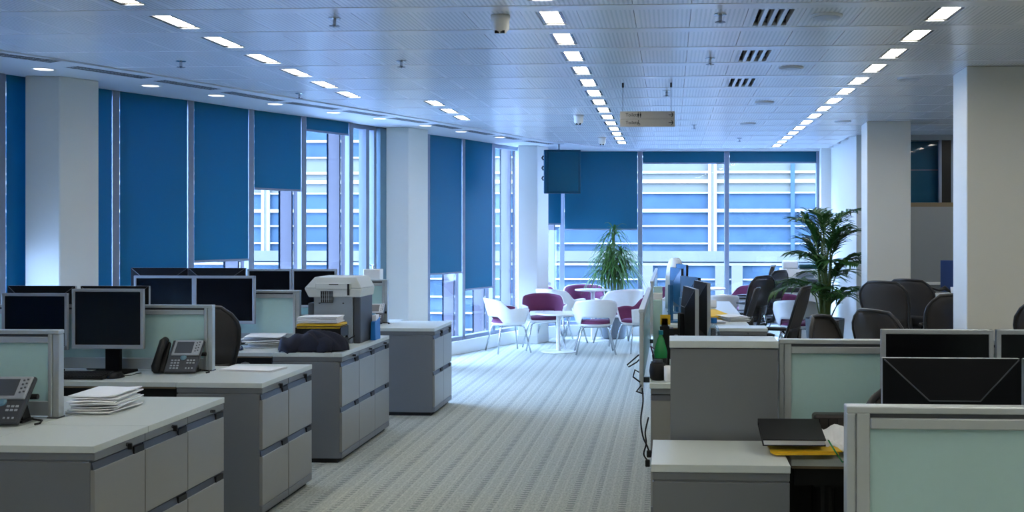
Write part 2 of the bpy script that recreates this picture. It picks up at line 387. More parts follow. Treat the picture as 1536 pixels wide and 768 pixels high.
# glazed front: windows, kerb, blinds, outside fins
HEAD, SILL = CEIL-.012, .17
def unit(a, b):
    dx, dy = b[0]-a[0], b[1]-a[1]; l = math.hypot(dx, dy); return dx/l, dy/l, l
BL = {}   # bay index -> blind bottom z
def bay(i, a, b, blind_z=None, fin=True, lab=None, door=False):
    ux, uy, l = unit(a, b)
    M_ = Matrix(((ux, -uy, 0, a[0]), (uy, ux, 0, a[1]), (0, 0, 1, 0), (0, 0, 0, 1)))   # local x along the bay, +y outwards
    wn = struct('window_%d' % i if not door else 'door_1')
    wn.matrix_world = M_
    MB().box(-.035, .035, -.02, .045, SILL, HEAD).build('mullion', mull, wn, bevel=.004)
    MB().box(-.03, .03, .046, .10, SILL, HEAD).build('mullion_cover', finm, wn)
    MB().box(.035, l-.035, -.02, .08, SILL, SILL+.05).build('bottom_rail', mull, wn, bevel=.004)
    MB().box(.035, l-.035, .012, .08, HEAD-.05, HEAD).build('head_rail', mull, wn, bevel=.004)
    MB().box(.035, l-.035, .03, .04, SILL+.05, HEAD-.05).build('pane', glassm, wn)
    if fin:
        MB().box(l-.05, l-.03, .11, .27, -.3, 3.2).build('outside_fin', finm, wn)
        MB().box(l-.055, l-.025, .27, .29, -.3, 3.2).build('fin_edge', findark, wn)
    if door:
        MB().box(.25, .31, -.03, .07, SILL, HEAD-.05).build('door_stile', mull, wn)
        MB().tube([(.33, -.03, 1.2), (.33, -.07, 1.2), (.33, -.07, 1.06)], .01, 6).build('door_handle', chrome, wn)
        MB().box(.40, .445, -.03, .07, SILL, HEAD-.05).build('door_stile', mull, wn)
        MB().box(.50, l-.03, -.045, .09, SILL, HEAD-.02).build('grey_panel', mat('grey_blue_panel', rgb(105, 135, 150), .5), wn)
    kb = st(MB(M_).box(-.01, l+.01, -.06, .12, 0, SILL).build('baseboard_%d' % i, whitewall, bevel=.004))
    if blind_z is not None:
        b_ = T('roller_blind', lab, 'blind', (0, 0, 0)); b_.matrix_world = M_ @ Matrix.Translation((l/2, -.014, HEAD-.022)); h = l/2-.042
        MB().tube([(-h, .013, 0), (h, .013, 0)], .009, 8).build('roller_tube', mull, b_)
        MB().box(-h, h, 0, .003, blind_z-(HEAD-.022), .020).build('blind_cloth', blindm, b_)
        MB().box(-h, h, -.008, .011, blind_z-(HEAD-.022)-.022, blind_z-(HEAD-.022)).build('bottom_bar', mull, b_, bevel=.003)
        MB().tube([(-h-.012, .02, -.02), (-h-.012, .02, -1.2)], .003, 4).build('pull_chain', mull, b_)
F_ = FAC
bays = [  # a, b, blind bottom, fin, label
 (0, 1, .25, 'lowered blue roller blind on the wide window behind the camera'),
 (1, 2, .25, 'lowered blue roller blind on the left window nearest the camera'),
 (2, 3, .25, 'lowered blue roller blind on the second left window, out at left'),
 (3, 4, .25, 'lowered blue roller blind on the third left window, out at left'),
 (4, 5, .25, 'lowered blue roller blind on the fourth left window, out at left'),
 (5, 6, 1.49, 'blue roller blind left of the far left column, ending above the sill'),
 (6, 7, .26, 'fully lowered blue roller blind just right of the far left column'),
 (7, 8, .26, 'fully lowered wide blue roller blind, second from the far left column'),
 (8, 9, 1.32, 'blue roller blind stopping just above the monitors, third from the far left column'),
 (9, 10, 2.02, 'half lowered blue roller blind in the left window front'),
 (10, 11, 2.66, 'rolled up blue roller blind showing only a short strip, beside glazed door'),
 (11, 12, None, None),
 (12, 13, 1.72, 'narrow blue roller blind just right of the middle column'),
 (13, 14, 1.06, 'long blue roller blind, left of the two beside the middle column'),
 (14, 15, .83, 'long blue roller blind, right one of two, ending lowest over the cafe'),
 (15, 16, None, None),
 (16, 17, 1.70, 'narrow blue roller blind under the hanging television'),
 (17, 18, 1.62, 'half lowered blue roller blind above the bushy plant'),
 (18, 19, 2.62, 'rolled up blue roller blind at the left of the two wide far windows'),
 (19, 20, 2.63, 'rolled up blue roller blind at the right of the two wide far windows')]
for n_, (i, j, bz, lb) in enumerate(bays):
    if i < 17: bay(n_+1, F_[i], F_[j], bz, fin=i >= 4, lab=lb, door=(i == 11))
    else: bay(n_+1, F_[i], F_[j], bz, fin=False, lab=lb)
st(MB().box(2.2, 2.26, 16.2, 16.35, 0, HEAD).build('trim_3', mull))

# ceiling lamps: recessed fixture with plate, dark reflectors and diffuser
def lamp_fn(label, group):
    t = T('ceiling_light', label, 'ceiling light', group=group)
    a, c = TW/2, TL/2; lw, y0, y1 = .072, -c+.03, -c+.41
    b = MB()
    b.box(-a, -lw, -c, c, 0, .012); b.box(lw, a, -c, c, 0, .012); b.box(-lw, lw, -c, y0, 0, .012); b.box(-lw, lw, y1, c, 0, .012)
    b.build('housing_plate', ceilm, t)
    b = MB(); b.box(-lw, -lw+.004, y0, y1, .005, .05); b.box(lw-.004, lw, y0, y1, .005, .05); b.box(-lw, lw, y0, y0+.004, .005, .05); b.box(-lw, lw, y1-.004, y1, .005, .05)
    b.box(-lw, -lw+.022, y0, y1, .003, .008); b.box(lw-.022, lw, y0, y1, .003, .008)
    b.build('reflector', reflm, t)
    MB().box(-lw+.022, lw-.022, y0+.004, y1-.004, .012, .018).build('diffuser', lampm, t)
    return t
lamp = Maker(lamp_fn)
rows = {0: 'in middle row left of toilets sign', 7: 'in the right row', -7: 'in the left row', -5: 'in short row over left windows', 14: 'in row beyond right columns'}
cnt = {}
for (j, k) in sorted(LIGHTCELL, key=lambda q: (q[0], q[1])):
    if k < -1: lab = 'unseen recessed ceiling light behind the camera, %s back %s' % (ORD[-2-k], rows[j]); g = 'ceiling lights behind camera'
    else:
        c_ = cnt.get(j, 0); cnt[j] = c_+1; lab = 'recessed ceiling light, %s from the front %s' % (ORD[min(c_, 15)], rows[j]); g = 'recessed ceiling lights'
    lamp(lab, (X0_+PX_*j, Y0_+PY_*k+(PY_-.137)/2, CEIL), 0, g)
# supply vents with four dark slots
def vent_fn(label, group):
    t = T('ceiling_vent', label, 'vent', group=group); a, c = TW/2, TL/2
    b = MB(); b.box(-a, -.11, -c, c, 0, .012); b.box(.11, a, -c, c, 0, .012); b.box(-.11, .11, c-.03, c, 0, .012); b.box(-.11, .11, -c, -c+.03, 0, .012)
    b.build('vent_plate', ceilm, t)
    MB().box(-.11, .11, -c, c, .05, .055).build('dark_duct', blackgap, t)
    for i in range(5):
        x = -.11+i*.0545-.002; MB().box(x-.010, x+.012, -c+.03, c-.03, 0, .045).build('louvre_blade', runm, t)
    return t
vent = Maker(vent_fn)
for k, lb in ((0, 'nearest of three black slotted vents in the ceiling'), (2, 'middle of three black slotted vents in the ceiling'), (4, 'farthest of three black slotted vents in the ceiling')):
    vent(lb, (X0_+PX_*4, Y0_+PY_*k+(PY_-.137)/2, CEIL), 0, 'slotted ceiling vents')
# soffit grilles and slot downlights
GR = [((-4.58, 6.78), (-4.26, 7.32)), ((-4.28, 7.53), (-4.01, 8.14)), ((-3.99, 8.26), (-3.76, 8.83)), ((-3.75, 8.98), (-3.52, 9.65)), ((-3.49, 9.74), (-3.20, 10.35)), ((-3.17, 10.45), (-2.92, 11.0)), ((-2.88, 11.15), (-2.64, 11.7)), ((-2.60, 11.85), (-2.42, 12.4)), ((-2.36, 12.6), (-2.16, 13.2)), ((-2.12, 13.35), (-1.92, 13.9)), ((-1.86, 14.1), (-1.56, 14.7))]
for n_, (a, b) in enumerate(GR):
    ux, uy, l = unit(a, b)
    g = T('soffit_grille', 'long slotted air grille in white window soffit, %s from the left' % ORD[n_], 'vent', ((a[0]+b[0])/2-.07, (a[1]+b[1])/2, CEIL-.012), math.degrees(math.atan2(uy, ux)), 'air grilles along the window soffit')
    h = l/2
    fb = MB(); fb.box(-h, h, -.075, -.069, -.0022, 0); fb.box(-h, h, .069, .075, -.0022, 0); fb.box(-h, -h+.006, -.075, .075, -.0022, 0); fb.box(h-.006, h, -.075, .075, -.0022, 0); fb.build('grille_frame', soffm, g)
    MB().box(-h+.006, h-.006, -.069, .069, -.0015, 0).build('dark_backing', blackgap, g)
    for q in (-.035, .0, .035): MB().box(-h, h, q-.003, q+.003, -.0020, 0).build('blade', runm, g)
    for q in range(int(l/.06)): MB().box(-h+.03+q*.06, -h+.036+q*.06, -.069, .069, -.0020, 0).build('cross_blade', runm, g)
for n_, (x, y) in enumerate([(-4.62, 7.64), (-4.27, 8.56), (-4.0, 9.21), (-3.72, 9.87), (-3.40, 10.62), (-3.09, 11.21), (-2.78, 12.0), (-2.52, 12.75), (-2.18, 13.55)]):
    d = T('round_downlight', 'round flush downlight in white window soffit, %s from the left' % ORD[n_], 'ceiling light', (x, y, CEIL-.012), 0, 'round downlights along the window soffit')
    MB().lathe([(.085, 0), (.085, -.003), (.068, -.004), (.068, 0)], 20).build('ring', soffm, d); MB().lathe([(.067, 0), (.067, -.002)], 20).build('lens', lampw, d)
# detectors, sprinklers, speakers
def det_fn(label, group):
    t = T('smoke_detector', label, 'smoke detector', group=group)
    MB().lathe([(.055, 0), (.055, -.02), (.05, -.03), (.05, -.075), (.035, -.09), (.0301, -.10)], 20).build('body', whiteplast, t, smooth=True)
    MB().box(-.028, -.004, -.032, -.028, -.104, -.088).build('sensor_slot', blackgap, t); MB().box(.004, .028, -.032, -.028, -.104, -.088).build('sensor_slot', blackgap, t); return t
det = Maker(det_fn)
det('white smoke detector on ceiling near top of view', (-.95, 5.93, CEIL)); det('white smoke detector on ceiling left of the toilets sign', (-.957, 11.1, CEIL)); det('small far white smoke detector above the hanging television', (-.884, 13.78, CEIL))
def spr_fn(label, group):
    t = T('sprinkler', label, 'sprinkler', group=group)
    MB().lathe([(.035, 0), (.035, -.004), (.01, -.008), (.01, -.04), (.006, -.05)], 12).build('body', chrome, t); MB().lathe([(.03, -.045), (.03, -.047)], 12).build('deflector', handlem, t); return t
spr = Maker(spr_fn)
SP = [(-1.9, 5.95), (-1.905, 7.47), (.277, 5.95), (.277, 7.47), (-.032, 9.2), (.27, 12.2), (.9, 13.98), (-3.47, 7.4), (-3.25, 9.2)]
SPL = ['top of view, left of middle light row', 'over the left desks, second from camera', 'top of view left of the nearest slotted vent', 'left of the middle slotted vent', 'just right of toilets sign rods', 'beyond the toilets sign', 'near the far right light row', 'at the edge of left window soffit, nearest', 'at the edge of left window soffit, farther']
for (x, y), lb in zip(SP, SPL): spr('small ceiling sprinkler head '+lb, (x, y, CEIL), 0, 'sprinkler heads')
def disc_fn(label, group):
    t = T('ceiling_speaker', label, 'speaker', group=group)
    MB().lathe([(.09, 0), (.09, -.006), (.08, -.012)], 24).build('rim', soffm, t); MB().lathe([(.078, 0), (.076, -.014)], 24).build('grille', silver, t); return t
disc = Maker(disc_fn)
for (x, y), lb in zip([(.872, 6.02), (.89, 7.93), (.88, 10.06), (.872, 12.06), (1.88, 8.53), (1.90, 11.89)], ['nearest of the row beside vents', 'second of the row beside vents', 'third of the row beside vents', 'farthest of the row beside vents', 'right of the right light row, nearer', 'right of the right light row, farther']):
    disc('flat round ceiling speaker, '+lb, (x, y, CEIL), 0, 'round ceiling speakers')

# building across the street and the ground below
ob = T('office_building', 'pale banded office building with white ledges outside the windows', 'building', (-6, 26.5, 0))
LZ = [(-4.6+.41*i_, .055) for i_ in range(12)]+[(.36, .05), (.72, .09), (1.25, .05), (1.68, .05), (2.04, .11), (2.50, .05), (2.76, .12), (3.00, .08), (3.40, .05), (3.80, .08), (4.21, .05), (4.62, .05), (5.03, .1), (5.44, .05), (5.85, .05), (6.26, .05), (6.67, .1), (7.1, .05), (7.5, .05), (7.9, .05), (8.3, .05), (8.7, .1)]
for (z0, h0), (z1, h1) in zip(LZ, LZ[1:]):
    MB().box(-22, 20, -.07, .1, z0, z0+h0*.75).build('ledge', ledgem, ob)
    MB().box(-22, 20, 0, .3, z0+h0*.75, z1).build('window_band', bandpale if 2.3 < z0 < 3.3 or z0 > 4.9 else bandm, ob)
MB().box(-22, 20, -.16, -.07, .82, 1.08).build('terrace_parapet', bandpale, ob)
for x in (-17.5, -10.9, -4.3, 6.93, 12.2):
    MB().box(x, x+.07, -.12, -.07, 1.08, 9).build('column_strip', ledgem, ob); MB().box(x+.14, x+.21, -.12, -.07, 1.08, 9).build('column_strip', ledgem, ob); MB().box(x+.07, x+.14, -.10, -.07, 1.08, 9).build('column_strip', finm, ob)
for x in (-14.2, -7.6, 8.95, 15.5): MB().box(x, x+.1, -.12, -.07, 1.08, 9).build('column_strip', bandm, ob)
for x in (-15, -10, -5, 5.30, 7.1, 7.5, 11): MB().box(x, x+.27, -.20, -.08, -3, .72).build('terrace_pier', finm, ob)
gr = MB().box(-60, 60, -30, 90, -6, -5.5).build('trim_4', groundm); st(gr)

# ================================================================== OFFICE FURNITURE
TOP, UT = .755, .727        # worktop surface and underside
def cabinet_fn(w_, l_, key=False):
    def fn(label, group):   # front faces +X; right front corner edge at x=0, runs back to -w_, y 0..l_
        t = T('drawer_cabinet', label, 'cabinet', group=group)
        b = MB(); b.box(-w_, -.018, .001, l_-.001, .03, .690); b.box(-w_, -.004, .001, l_-.001, .697, UT); b.box(-w_+.005, -.03, .006, l_-.006, .68, .70); b.build('body', cab, t, bevel=.002)
        MB().box(-w_+.03, -.035, .012, l_-.012, 0, .03).build('plinth', blackgap, t)
        MB().box(-.018, 0, .002, l_-.002, .032, .072).build('kick_strip', cab, t, bevel=.0015)
        MB().box(-.018, -.001, .002, l_-.002, .695, UT-.001).build('header_rail', cab, t, bevel=.0015)
        k = MB(); k.tube([(-.002, l_*.62, .711), (.003, l_*.62, .711)], .008, 10); k.box(.003, .022, l_*.62-.002, l_*.62+.002, .704, .718); k.build('lock', handlem, t)
        if key: MB().box(.004, .022, l_*.62-.003, l_*.62+.005, .690, .714).build('key', dark, t, bevel=.001)
        for z0, z1 in ((.076, .380), (.386, .692)):
            d = MB().box(-.018, 0, .003, l_-.003, z0, z1-.034).build('drawer', cabdrawer, t, bevel=.0015)
            h = MB(); h.hull8([(-.017, .006, z1-.034), (-.006, .006, z1-.034), (-.006, l_-.006, z1-.034), (-.017, l_-.006, z1-.034), (-.017, .006, z1-.004), (-.013, .006, z1-.004), (-.013, l_-.006, z1-.004), (-.017, l_-.006, z1-.004)])
            h.build('handle_channel', handlem, d)
            MB().box(-.016, -.001, l_-.09, l_-.008, z1-.034, z1-.006).build('finger_pull', dark, d)
        return t
    return fn
CW = .485
def worktop(name, label, x0, x1, y0, y1, z1=TOP, edge=True, m=topm):
    t = T(name, label, 'worktop', ((x0+x1)/2, (y0+y1)/2, z1-.028)); a, c = (x1-x0)/2, (y1-y0)/2
    MB().box(-a, a, -c, c, 0, .028).build('top_board', m, t, bevel=.002, seg=2)
    return t
def desk(label, x0, x1, y0, y1, legs=True, top=TOP, legm=dark):
    t = T('desk', label, 'desk', ((x0+x1)/2, (y0+y1)/2, 0)); a, c = (x1-x0)/2, (y1-y0)/2
    MB().box(-a, a, -c, c, top-.026, top).build('tabletop', topm, t, bevel=.002, seg=2)
    MB().box(-a+.004, a-.004, -c+.004, c-.004, top-.036, top-.026).build('edge_band', brown, t)
    MB().box(-a+.02, a-.02, -c+.05, -c+.08, top-.11, top-.036).build('front_beam', dark, t); MB().box(-a+.02, a-.02, c-.08, c-.05, top-.11, top-.036).build('rear_beam', dark, t)
    MB().box(-a+.1, a-.1, -.06, .06, top-.13, top-.10).build('cable_tray', dark, t)
    for sx in (-1, 1):
        for sy in (-1, 1):
            x, y = sx*(a-.14), sy*(c-.14)
            MB().lathe([(.07, top-.036), (.07, top-.044), (.04, top-.05), (.04, .02), (.055, .015), (.055, 0)], 16, (x, y)).build('leg', legm, t)
    return t
cabA = Maker(cabinet_fn(CW, .405)); cabB = Maker(cabinet_fn(CW, .41)); cabC = Maker(cabinet_fn(CW, .36, True)); cabK = Maker(cabinet_fn(CW, .405, True))
XE = -2.25
# bank 1 (nearest, three cabinets)
gL = 'two-drawer cabinets at the desk ends'
cabK('grey two-drawer cabinet at lower left, first of the nearest three', (XE, 4.06, 0), 0, gL)
cabK('grey two-drawer cabinet at lower left, middle of the nearest three', (XE, 4.465, 0), 0, gL)
cabA('grey two-drawer cabinet at lower left, last of the nearest three', (XE, 4.87, 0), 0, gL)
worktop('cabinet_top', 'pale top board on the first cabinet at lower left', XE-CW, XE, 4.055, 4.49)
worktop('cabinet_top', 'long pale top board on second and third cabinets at lower left', XE-CW, XE, 4.493, 5.28)
# bank 2
cabK('grey two-drawer cabinet under the white paper pad, nearer one of its pair', (XE, 5.78, 0), 0, gL)
cabK('grey two-drawer cabinet under the white paper pad, farther one of its pair', (XE, 6.19, 0), 0, gL)
worktop('cabinet_top', 'pale top board with white paper pad, over two cabinets', XE-CW, XE, 5.775, 6.60)
# bank 3
cabB('grey two-drawer cabinet under the folded jacket, nearest of three', (XE, 7.21, 0), 0, gL)
cabB('grey two-drawer cabinet under the printer, middle of three', (XE, 7.62, 0), 0, gL)
cabB('grey two-drawer cabinet beyond the printer, farthest of three', (XE, 8.03, 0), 0, gL)
worktop('cabinet_top', 'pale top board carrying printer and folded jacket', XE-CW, XE, 7.205, 8.445)
# bank 4
XE4 = -2.025
cabC('grey two-drawer cabinet at the far left bank, nearer one', (XE4, 9.08, 0), 0, gL)
cabC('grey two-drawer cabinet at the far left bank, farther one', (XE4, 9.44, 0), 0, gL)
worktop('cabinet_top', 'pale top board on the farthest left cabinets beside the white column', XE4-CW, XE4, 9.075, 9.805)
# desks of the left banks (two facing rows per bank)
dx = XE-CW-.005
desk('pale desk with grey telephone at lower left corner', dx-1.7, dx, 4.06, 4.665); desk('pale desk behind the nearest glass divider, under loose papers', dx-1.7, dx, 4.675, 5.275)
desk('pale desk with black keyboard and two silver monitors', dx-1.7, dx, 5.78, 6.27); desk('pale desk behind the second glass divider', dx-1.7, dx, 6.28, 6.49)
desk('pale desk level with the folded jacket, mesh chair in front', dx-1.7, dx, 7.21, 7.83); desk('pale desk behind the printer and the third glass divider', dx-1.7, dx, 7.84, 8.445)
dx4 = XE4-CW-.005
desk('pale desk with silver telephone at the far left bank', dx4-1.3, dx4, 9.08, 9.58); desk('farthest left pale desk under small white box', dx4-1.3, dx4, 9.59, 9.95)

# glass dividers: cap rail, lower rail, posts, frosted pane
def divider(label, x0, x1, y, z0=TOP, z1=1.15, foot=True, post=.05):
    t = T('glass_divider', label, 'divider', (x0, y, z0)); l = x1-x0; h = z1-z0
    b = MB(); b.box(0, l, -.024, .024, h-.018, h); b.build('cap_rail', alu, t, bevel=.003, seg=2)
    MB().box(post, l-post, -.012, .012, h-.030, h-.018).build('groove', handlem, t)
    MB().box(post, l-post, -.022, .022, h-.058, h-.030).build('upper_rail', alu, t, bevel=.003)
    MB().box(post, l-post, -.018, .018, .01, .075).build('lower_rail', alu, t, bevel=.003)
    for a in (0, l-post):
        p = MB(); p.box(a, a+post*.36, -.024, .024, .004, h-.018); p.box(a+post*.42, a+post, -.020, .020, .004, h-.018); p.box(a+.005, a+post-.005, -.012, .012, .004, h-.018); p.build('post', alu, t, bevel=.003, seg=2)
        if foot: MB().box(a, a+post, -.03, .03, 0, .006).build('foot', handlem, t)
    MB().box(post, l-post, -.006, .006, .075, h-.058).build('frosted_pane', frost, t)
    return t
divider('frosted glass divider behind the near left telephone', dx-1.65, dx, 4.67)
divider('frosted glass divider behind the telephone and keyboard desk', dx-1.65, dx, 6.275)
divider('frosted glass divider left of the printer', dx-1.65, dx-.02, 7.835)
divider('frosted glass divider right behind the printer, with small white box', dx4-1.25, dx4-.05, 9.585)

# monitors: origin at the base, screen facing -Y
def monitor_fn(w_, ztop, h, sil=True, back=None):
    back = back or mat('matt_black_shell', rgb(15, 17, 21), .65, spec=.12)
    def fn(label, group):
        t = T('monitor', label, 'monitor', group=group); a = w_/2; z1 = ztop-TOP; z0 = z1-h; f = .018
        b = MB(); b.box(-a, a, -.012, .012, z1-f, z1); b.box(-a, a, -.012, .012, z0, z0+f*1.3); b.box(-a, -a+f, -.012, .012, z0, z1); b.box(a-f, a, -.012, .012, z0, z1)
        b.build('bezel', silver if sil else dark, t, bevel=.002)
        MB().box(-a+f, a-f, -.006, .008, z0+f*1.3, z1-f).build('screen', screenm, t)
        b = MB(); zi, zl = z1-.115, z0+.05; q = .07
        o = [(-a, .012, z0), (a, .012, z0), (a, .012, z1), (-a, .012, z1)]; i_ = [(-q, .05, zl), (q, .05, zl), (q, .05, zi), (-q, .05, zi)]
        V = [b.v(p) for p in o+i_]
        for fc in ((0, 1, 5, 4), (1, 2, 6, 5), (2, 3, 7, 6), (3, 0, 4, 7), (4, 5, 6, 7), (3, 2, 1, 0)): b.bm.faces.new([V[k] for k in fc])
        b.build('back_shell', back, t)
        b = MB(); b.tube([(-a+.004, .013, z1-.003), (-q, .050, zi), (q, .050, zi), (a-.004, .013, z1-.003)], .0022, 5); b.build('ridge', handlem, t)
        b = MB(); b.box(-.045, .045, .045, .075, .012, zi-.04); b.build('stand_neck', back, t, bevel=.004)
        MB().box(-.115, .115, -.06, .13, 0, .014).build('stand_base', back, t, bevel=.004)
        return t
    return fn
monA = Maker(monitor_fn(.43, 1.255, .352)); monB = Maker(monitor_fn(.455, 1.264, .352)); monC = Maker(monitor_fn(.40, 1.254, .34)); monD = Maker(monitor_fn(.455, 1.304, .37)); monE = Maker(monitor_fn(.385, 1.256, .35)); monF = Maker(monitor_fn(.425, 1.239, .35))
monA('silver framed monitor at left edge, screen towards us', (-3.738, 6.1, TOP), -2, 'silver monitors of the left banks', .945)
monA('silver framed monitor beside the telephone, above black keyboard', (-3.296, 6.1, TOP), 0, 'silver monitors of the left banks')
monA('black back of monitor at far left behind the silver one', (-3.88, 6.405, TOP), 180, 'monitors seen from behind')
monA('black back of monitor behind second glass divider, partly behind silver screen', (-3.415, 6.405, TOP), 180, 'monitors seen from behind')
monB('silver framed monitor above mesh chair, left one of two', (-3.714, 7.66, TOP), 0, 'silver monitors of the left banks')
monB('silver framed monitor above mesh chair, right one of two', (-3.262, 7.66, TOP), 0, 'silver monitors of the left banks')
monD('dark monitor back behind the left of two silver screens', (-3.988, 8.15, TOP), 180, 'monitors seen from behind')
monD('dark monitor back behind the right of two silver screens', (-3.53, 8.15, TOP), 180, 'monitors seen from behind')
monC('black screened monitor left of printer, left one of two', (-3.546, 9.28, TOP), 0, 'silver monitors of the left banks')
monC('black screened monitor directly left of printer, right one of two', (-3.142, 9.28, TOP), 0, 'silver monitors of the left banks')

# ------------------------------------------------------------------ office items
def phone_fn(label, group):
    t = T('desk_phone', label, 'telephone', group=group); a = R(56)
    Mx = Matrix(((1, 0, 0, 0), (0, cos(a), -sin(a), -.055), (0, sin(a), cos(a), .012), (0, 0, 0, 1)))   # x right, y up the face, z outwards
    b = MB(Mx); b.hull8([(-.075, 0, -.02), (.10, 0, -.02), (.115, .20, -.02), (-.062, .20, -.02), (-.075, 0, .004), (.10, 0, .004), (.115, .20, .004), (-.062, .20, .004)]); b.build('body', mat('phone_grey_plastic', rgb(58, 62, 68), .45), t, bevel=.006, seg=2)
    b = MB(Mx); b.hull8([(-.052, .098, .004), (.104, .098, .004), (.112, .196, .004), (-.045, .196, .004), (-.050, .10, .014), (.102, .10, .014), (.110, .194, .014), (-.043, .194, .014)]); b.build('display_bezel', silver, t, bevel=.004, seg=2)
    b = MB(Mx); b.hull8([(-.034, .112, .014), (.062, .112, .014), (.066, .182, .014), (-.029, .182, .014), (-.034, .112, .0155), (.062, .112, .0155), (.066, .182, .0155), (-.029, .182, .0155)]); b.build('display', mat('phone_display', rgb(70, 76, 84), .3), t)
    b = MB(Mx)
    for r in range(4):
        for c in range(2): x = .076+c*.014+r*.001; y = .122+r*.017+c*.004; b.box(x, x+.007, y, y+.006, .014, .017)
    b.build('line_buttons', handlem, t)['kind'] = 'stuff'
    b = MB(Mx)
    for r in range(4):
        for c in range(3): x = -.045+c*.018; y = .018+r*.016; b.box(x, x+.012, y, y+.009, .004, .007)
    for r in range(2):
        for c in range(3): x = .042+c*.017; y = .05+r*.016; b.box(x, x+.012, y, y+.009, .004, .007)
    for c in range(3): b.box(.042+c*.017, .050+c*.017, .018, .026, .004, .007)
    b.build('keypad', silver, t, bevel=.001)['kind'] = 'stuff'
    b = MB(Mx @ Matrix.Translation((.02, .088, .004))); b.lathe([(.017, 0), (.017, .005), (.009, .007)], 16); b.build('navigation_dial', mat('blue_dial', rgb(90, 130, 150), .3), t)
    h = MB(Mx); h.tube([(-.115, .0, .012), (-.113, .02, .026), (-.108, .10, .034), (-.101, .175, .03), (-.099, .195, .016)], [.019, .024, .019, .024, .019], 12)
    h.build('handset', dark, t, smooth=True)
    b = MB(Mx); b.box(-.137, -.075, .0, .19, -.018, .006); b.build('cradle', dark, t, bevel=.005)
    b = MB(); b.box(-.05, .08, .02, .10, 0, .010); b.hull8([(-.04, .04, .01), (.07, .04, .01), (.07, .1, .01), (-.04, .1, .01), (-.03, .05, .11), (.06, .05, .11), (.06, .07, .11), (-.03, .07, .11)]); b.tube([(.06, .05, .10), (.125, .05, .10)], .011, 8); b.build('support_foot', dark, t)
    b = MB(); b.tube([(.09, .08, .006), (.14, .05, .006), (.16, .0, .005), (.15, -.02, .004)], .004, 6); b.build('cord', dark, t); return t
phone = Maker(phone_fn)
phone('grey desk telephone on the desk at lower left corner', (-2.915, 4.49, TOP), 3, None, 1.12)
phone('grey desk telephone with handset beside second glass divider', (-2.89, 6.16, TOP), 4, None, 1.05)
phone('silver desk telephone to the right of the printer', (-2.68, 9.46, TOP), 6, None, 1.0)
rnd = random.Random(3)
def paper_stack(label, loc, wx, wy, n, rz=0, jit=.02, th=.006, tilt=0):
    t = T('paper_stack', label, 'papers', loc, rz)
    z = 0
    for i in range(n):
        M_ = Matrix.Translation((rnd.uniform(-jit, jit), rnd.uniform(-jit, jit), z)) @ Matrix.Rotation(R(rnd.uniform(-7, 7)*jit/.02), 4, 'Z')
        b = MB(M_); hh = th*rnd.uniform(.6, 1.3)
        b.sheet(lambda u, v: Vector(((u-.5)*wx, (v-.5)*wy, hh/2+.004*sin(u*5+i)*jit/.02*u)), 6, 4, hh*.85); b.build('sheet', paper, t); z += hh*1.02+.0045*jit/.02
    return t
paper_stack('untidy stack of white papers beside the nearest glass divider', (-2.66, 4.90, TOP), .21, .30, 9, 4, .018, .0055)
paper_stack('thin white paper pad on the cabinet near the mesh chair', (-2.52, 6.33, TOP), .34, .19, 3, -8, .006, .003)
paper_stack('loose pile of white papers left of folded jacket', (-2.94, 7.62, TOP), .26, .30, 8, 8, .025, .006)
def keyboard(label, loc, rz):
    t = T('keyboard', label, 'keyboard', loc, rz)
    b = MB(); b.hull8([(-.225, -.08, 0), (.225, -.08, 0), (.225, .08, 0), (-.225, .08, 0), (-.225, -.08, .014), (.225, -.08, .014), (.225, .08, .026), (-.225, .08, .026)]); b.build('body', dark, t, bevel=.003)
    b = MB()
    for r in range(6):
        for c in range(21): x = -.213+c*.0204; y = -.066+r*.023; z = .014+(y+.08)/.16*.012; b.box(x, x+.017, y, y+.018, z-.002, z+.007)
    b.build('keys', mat('dark_key_plastic', rgb(44, 46, 50), .5), t); return t
keyboard('black keyboard in front of the silver monitors', (-3.42, 5.93, TOP), 0)
def mouse(label, loc, m, rz=0, s=1):
    t = T('mouse', label, 'mouse', loc, rz, None, s)
    def fn(u, v): q = 2*pi*u; p = pi/2*v; return Vector((.032*cos(q)*cos(p), .055*sin(q)*cos(p), .032*sin(p)+.002))
    MB().sheet(fn, 20, 6, .002).build('shell', m, t, smooth=True); MB().box(-.003, .003, .02, .04, .026, .032).build('wheel', handlem, t); MB().tube([(0, .05, .008), (.01, .10, .004), (-.02, .16, .004), (-.02, .2, .004)], .002, 5).build('cable', dark, t)
mouse('black mouse right of the black keyboard', (-3.16, 5.93, TOP), dark, -20)
mouse('glossy dark blue mouse on desk left of folded jacket', (-3.04, 7.36, TOP), mat('glossy_blue_plastic', rgb(22, 42, 84), .15), 30, 1.15)
# jacket
def jacket():
    t = T('folded_jacket', 'dark navy jacket lying folded on the cabinet before the printer', 'jacket', (-2.50, 7.315, TOP+.004), 5)
    def fn(u, v):
        q = 2*pi*u; p = pi/2*v; r = .5+.5*abs(cos(p))**.6
        bx = .235*(1+.08*sin(3*q+1)+.05*sin(7*q)); by = .09*(1+.10*sin(2*q+2))
        cp = cos(p)**.75 if v < 1 else 0
        zz = .125*sin(p)*(1+.15*sin(4*q+p*3))*(1-.35*max(0, -cos(q))*1.0)+.016*sin(9*q+5*v)*v*(1-v)*4
        return Vector((bx*cos(q)*cp, by*sin(q)*cp, zz+.003))
    MB().sheet(fn, 56, 14, .004).build('folded_body', navy, t, smooth=True)
    def fs(u, v):
        s_ = -.20+.36*u; a_ = -.2+2.6*v
        return Vector((s_, -.10*cos(a_)*(.75+.2*sin(u*9)), .012+.118*sin(a_)*(1-.45*abs(u-.55)*1.6)+.009*sin(u*22+v*3)))
    MB().sheet(fs, 24, 10, .012).build('sleeve', navy, t, smooth=True)
jacket()
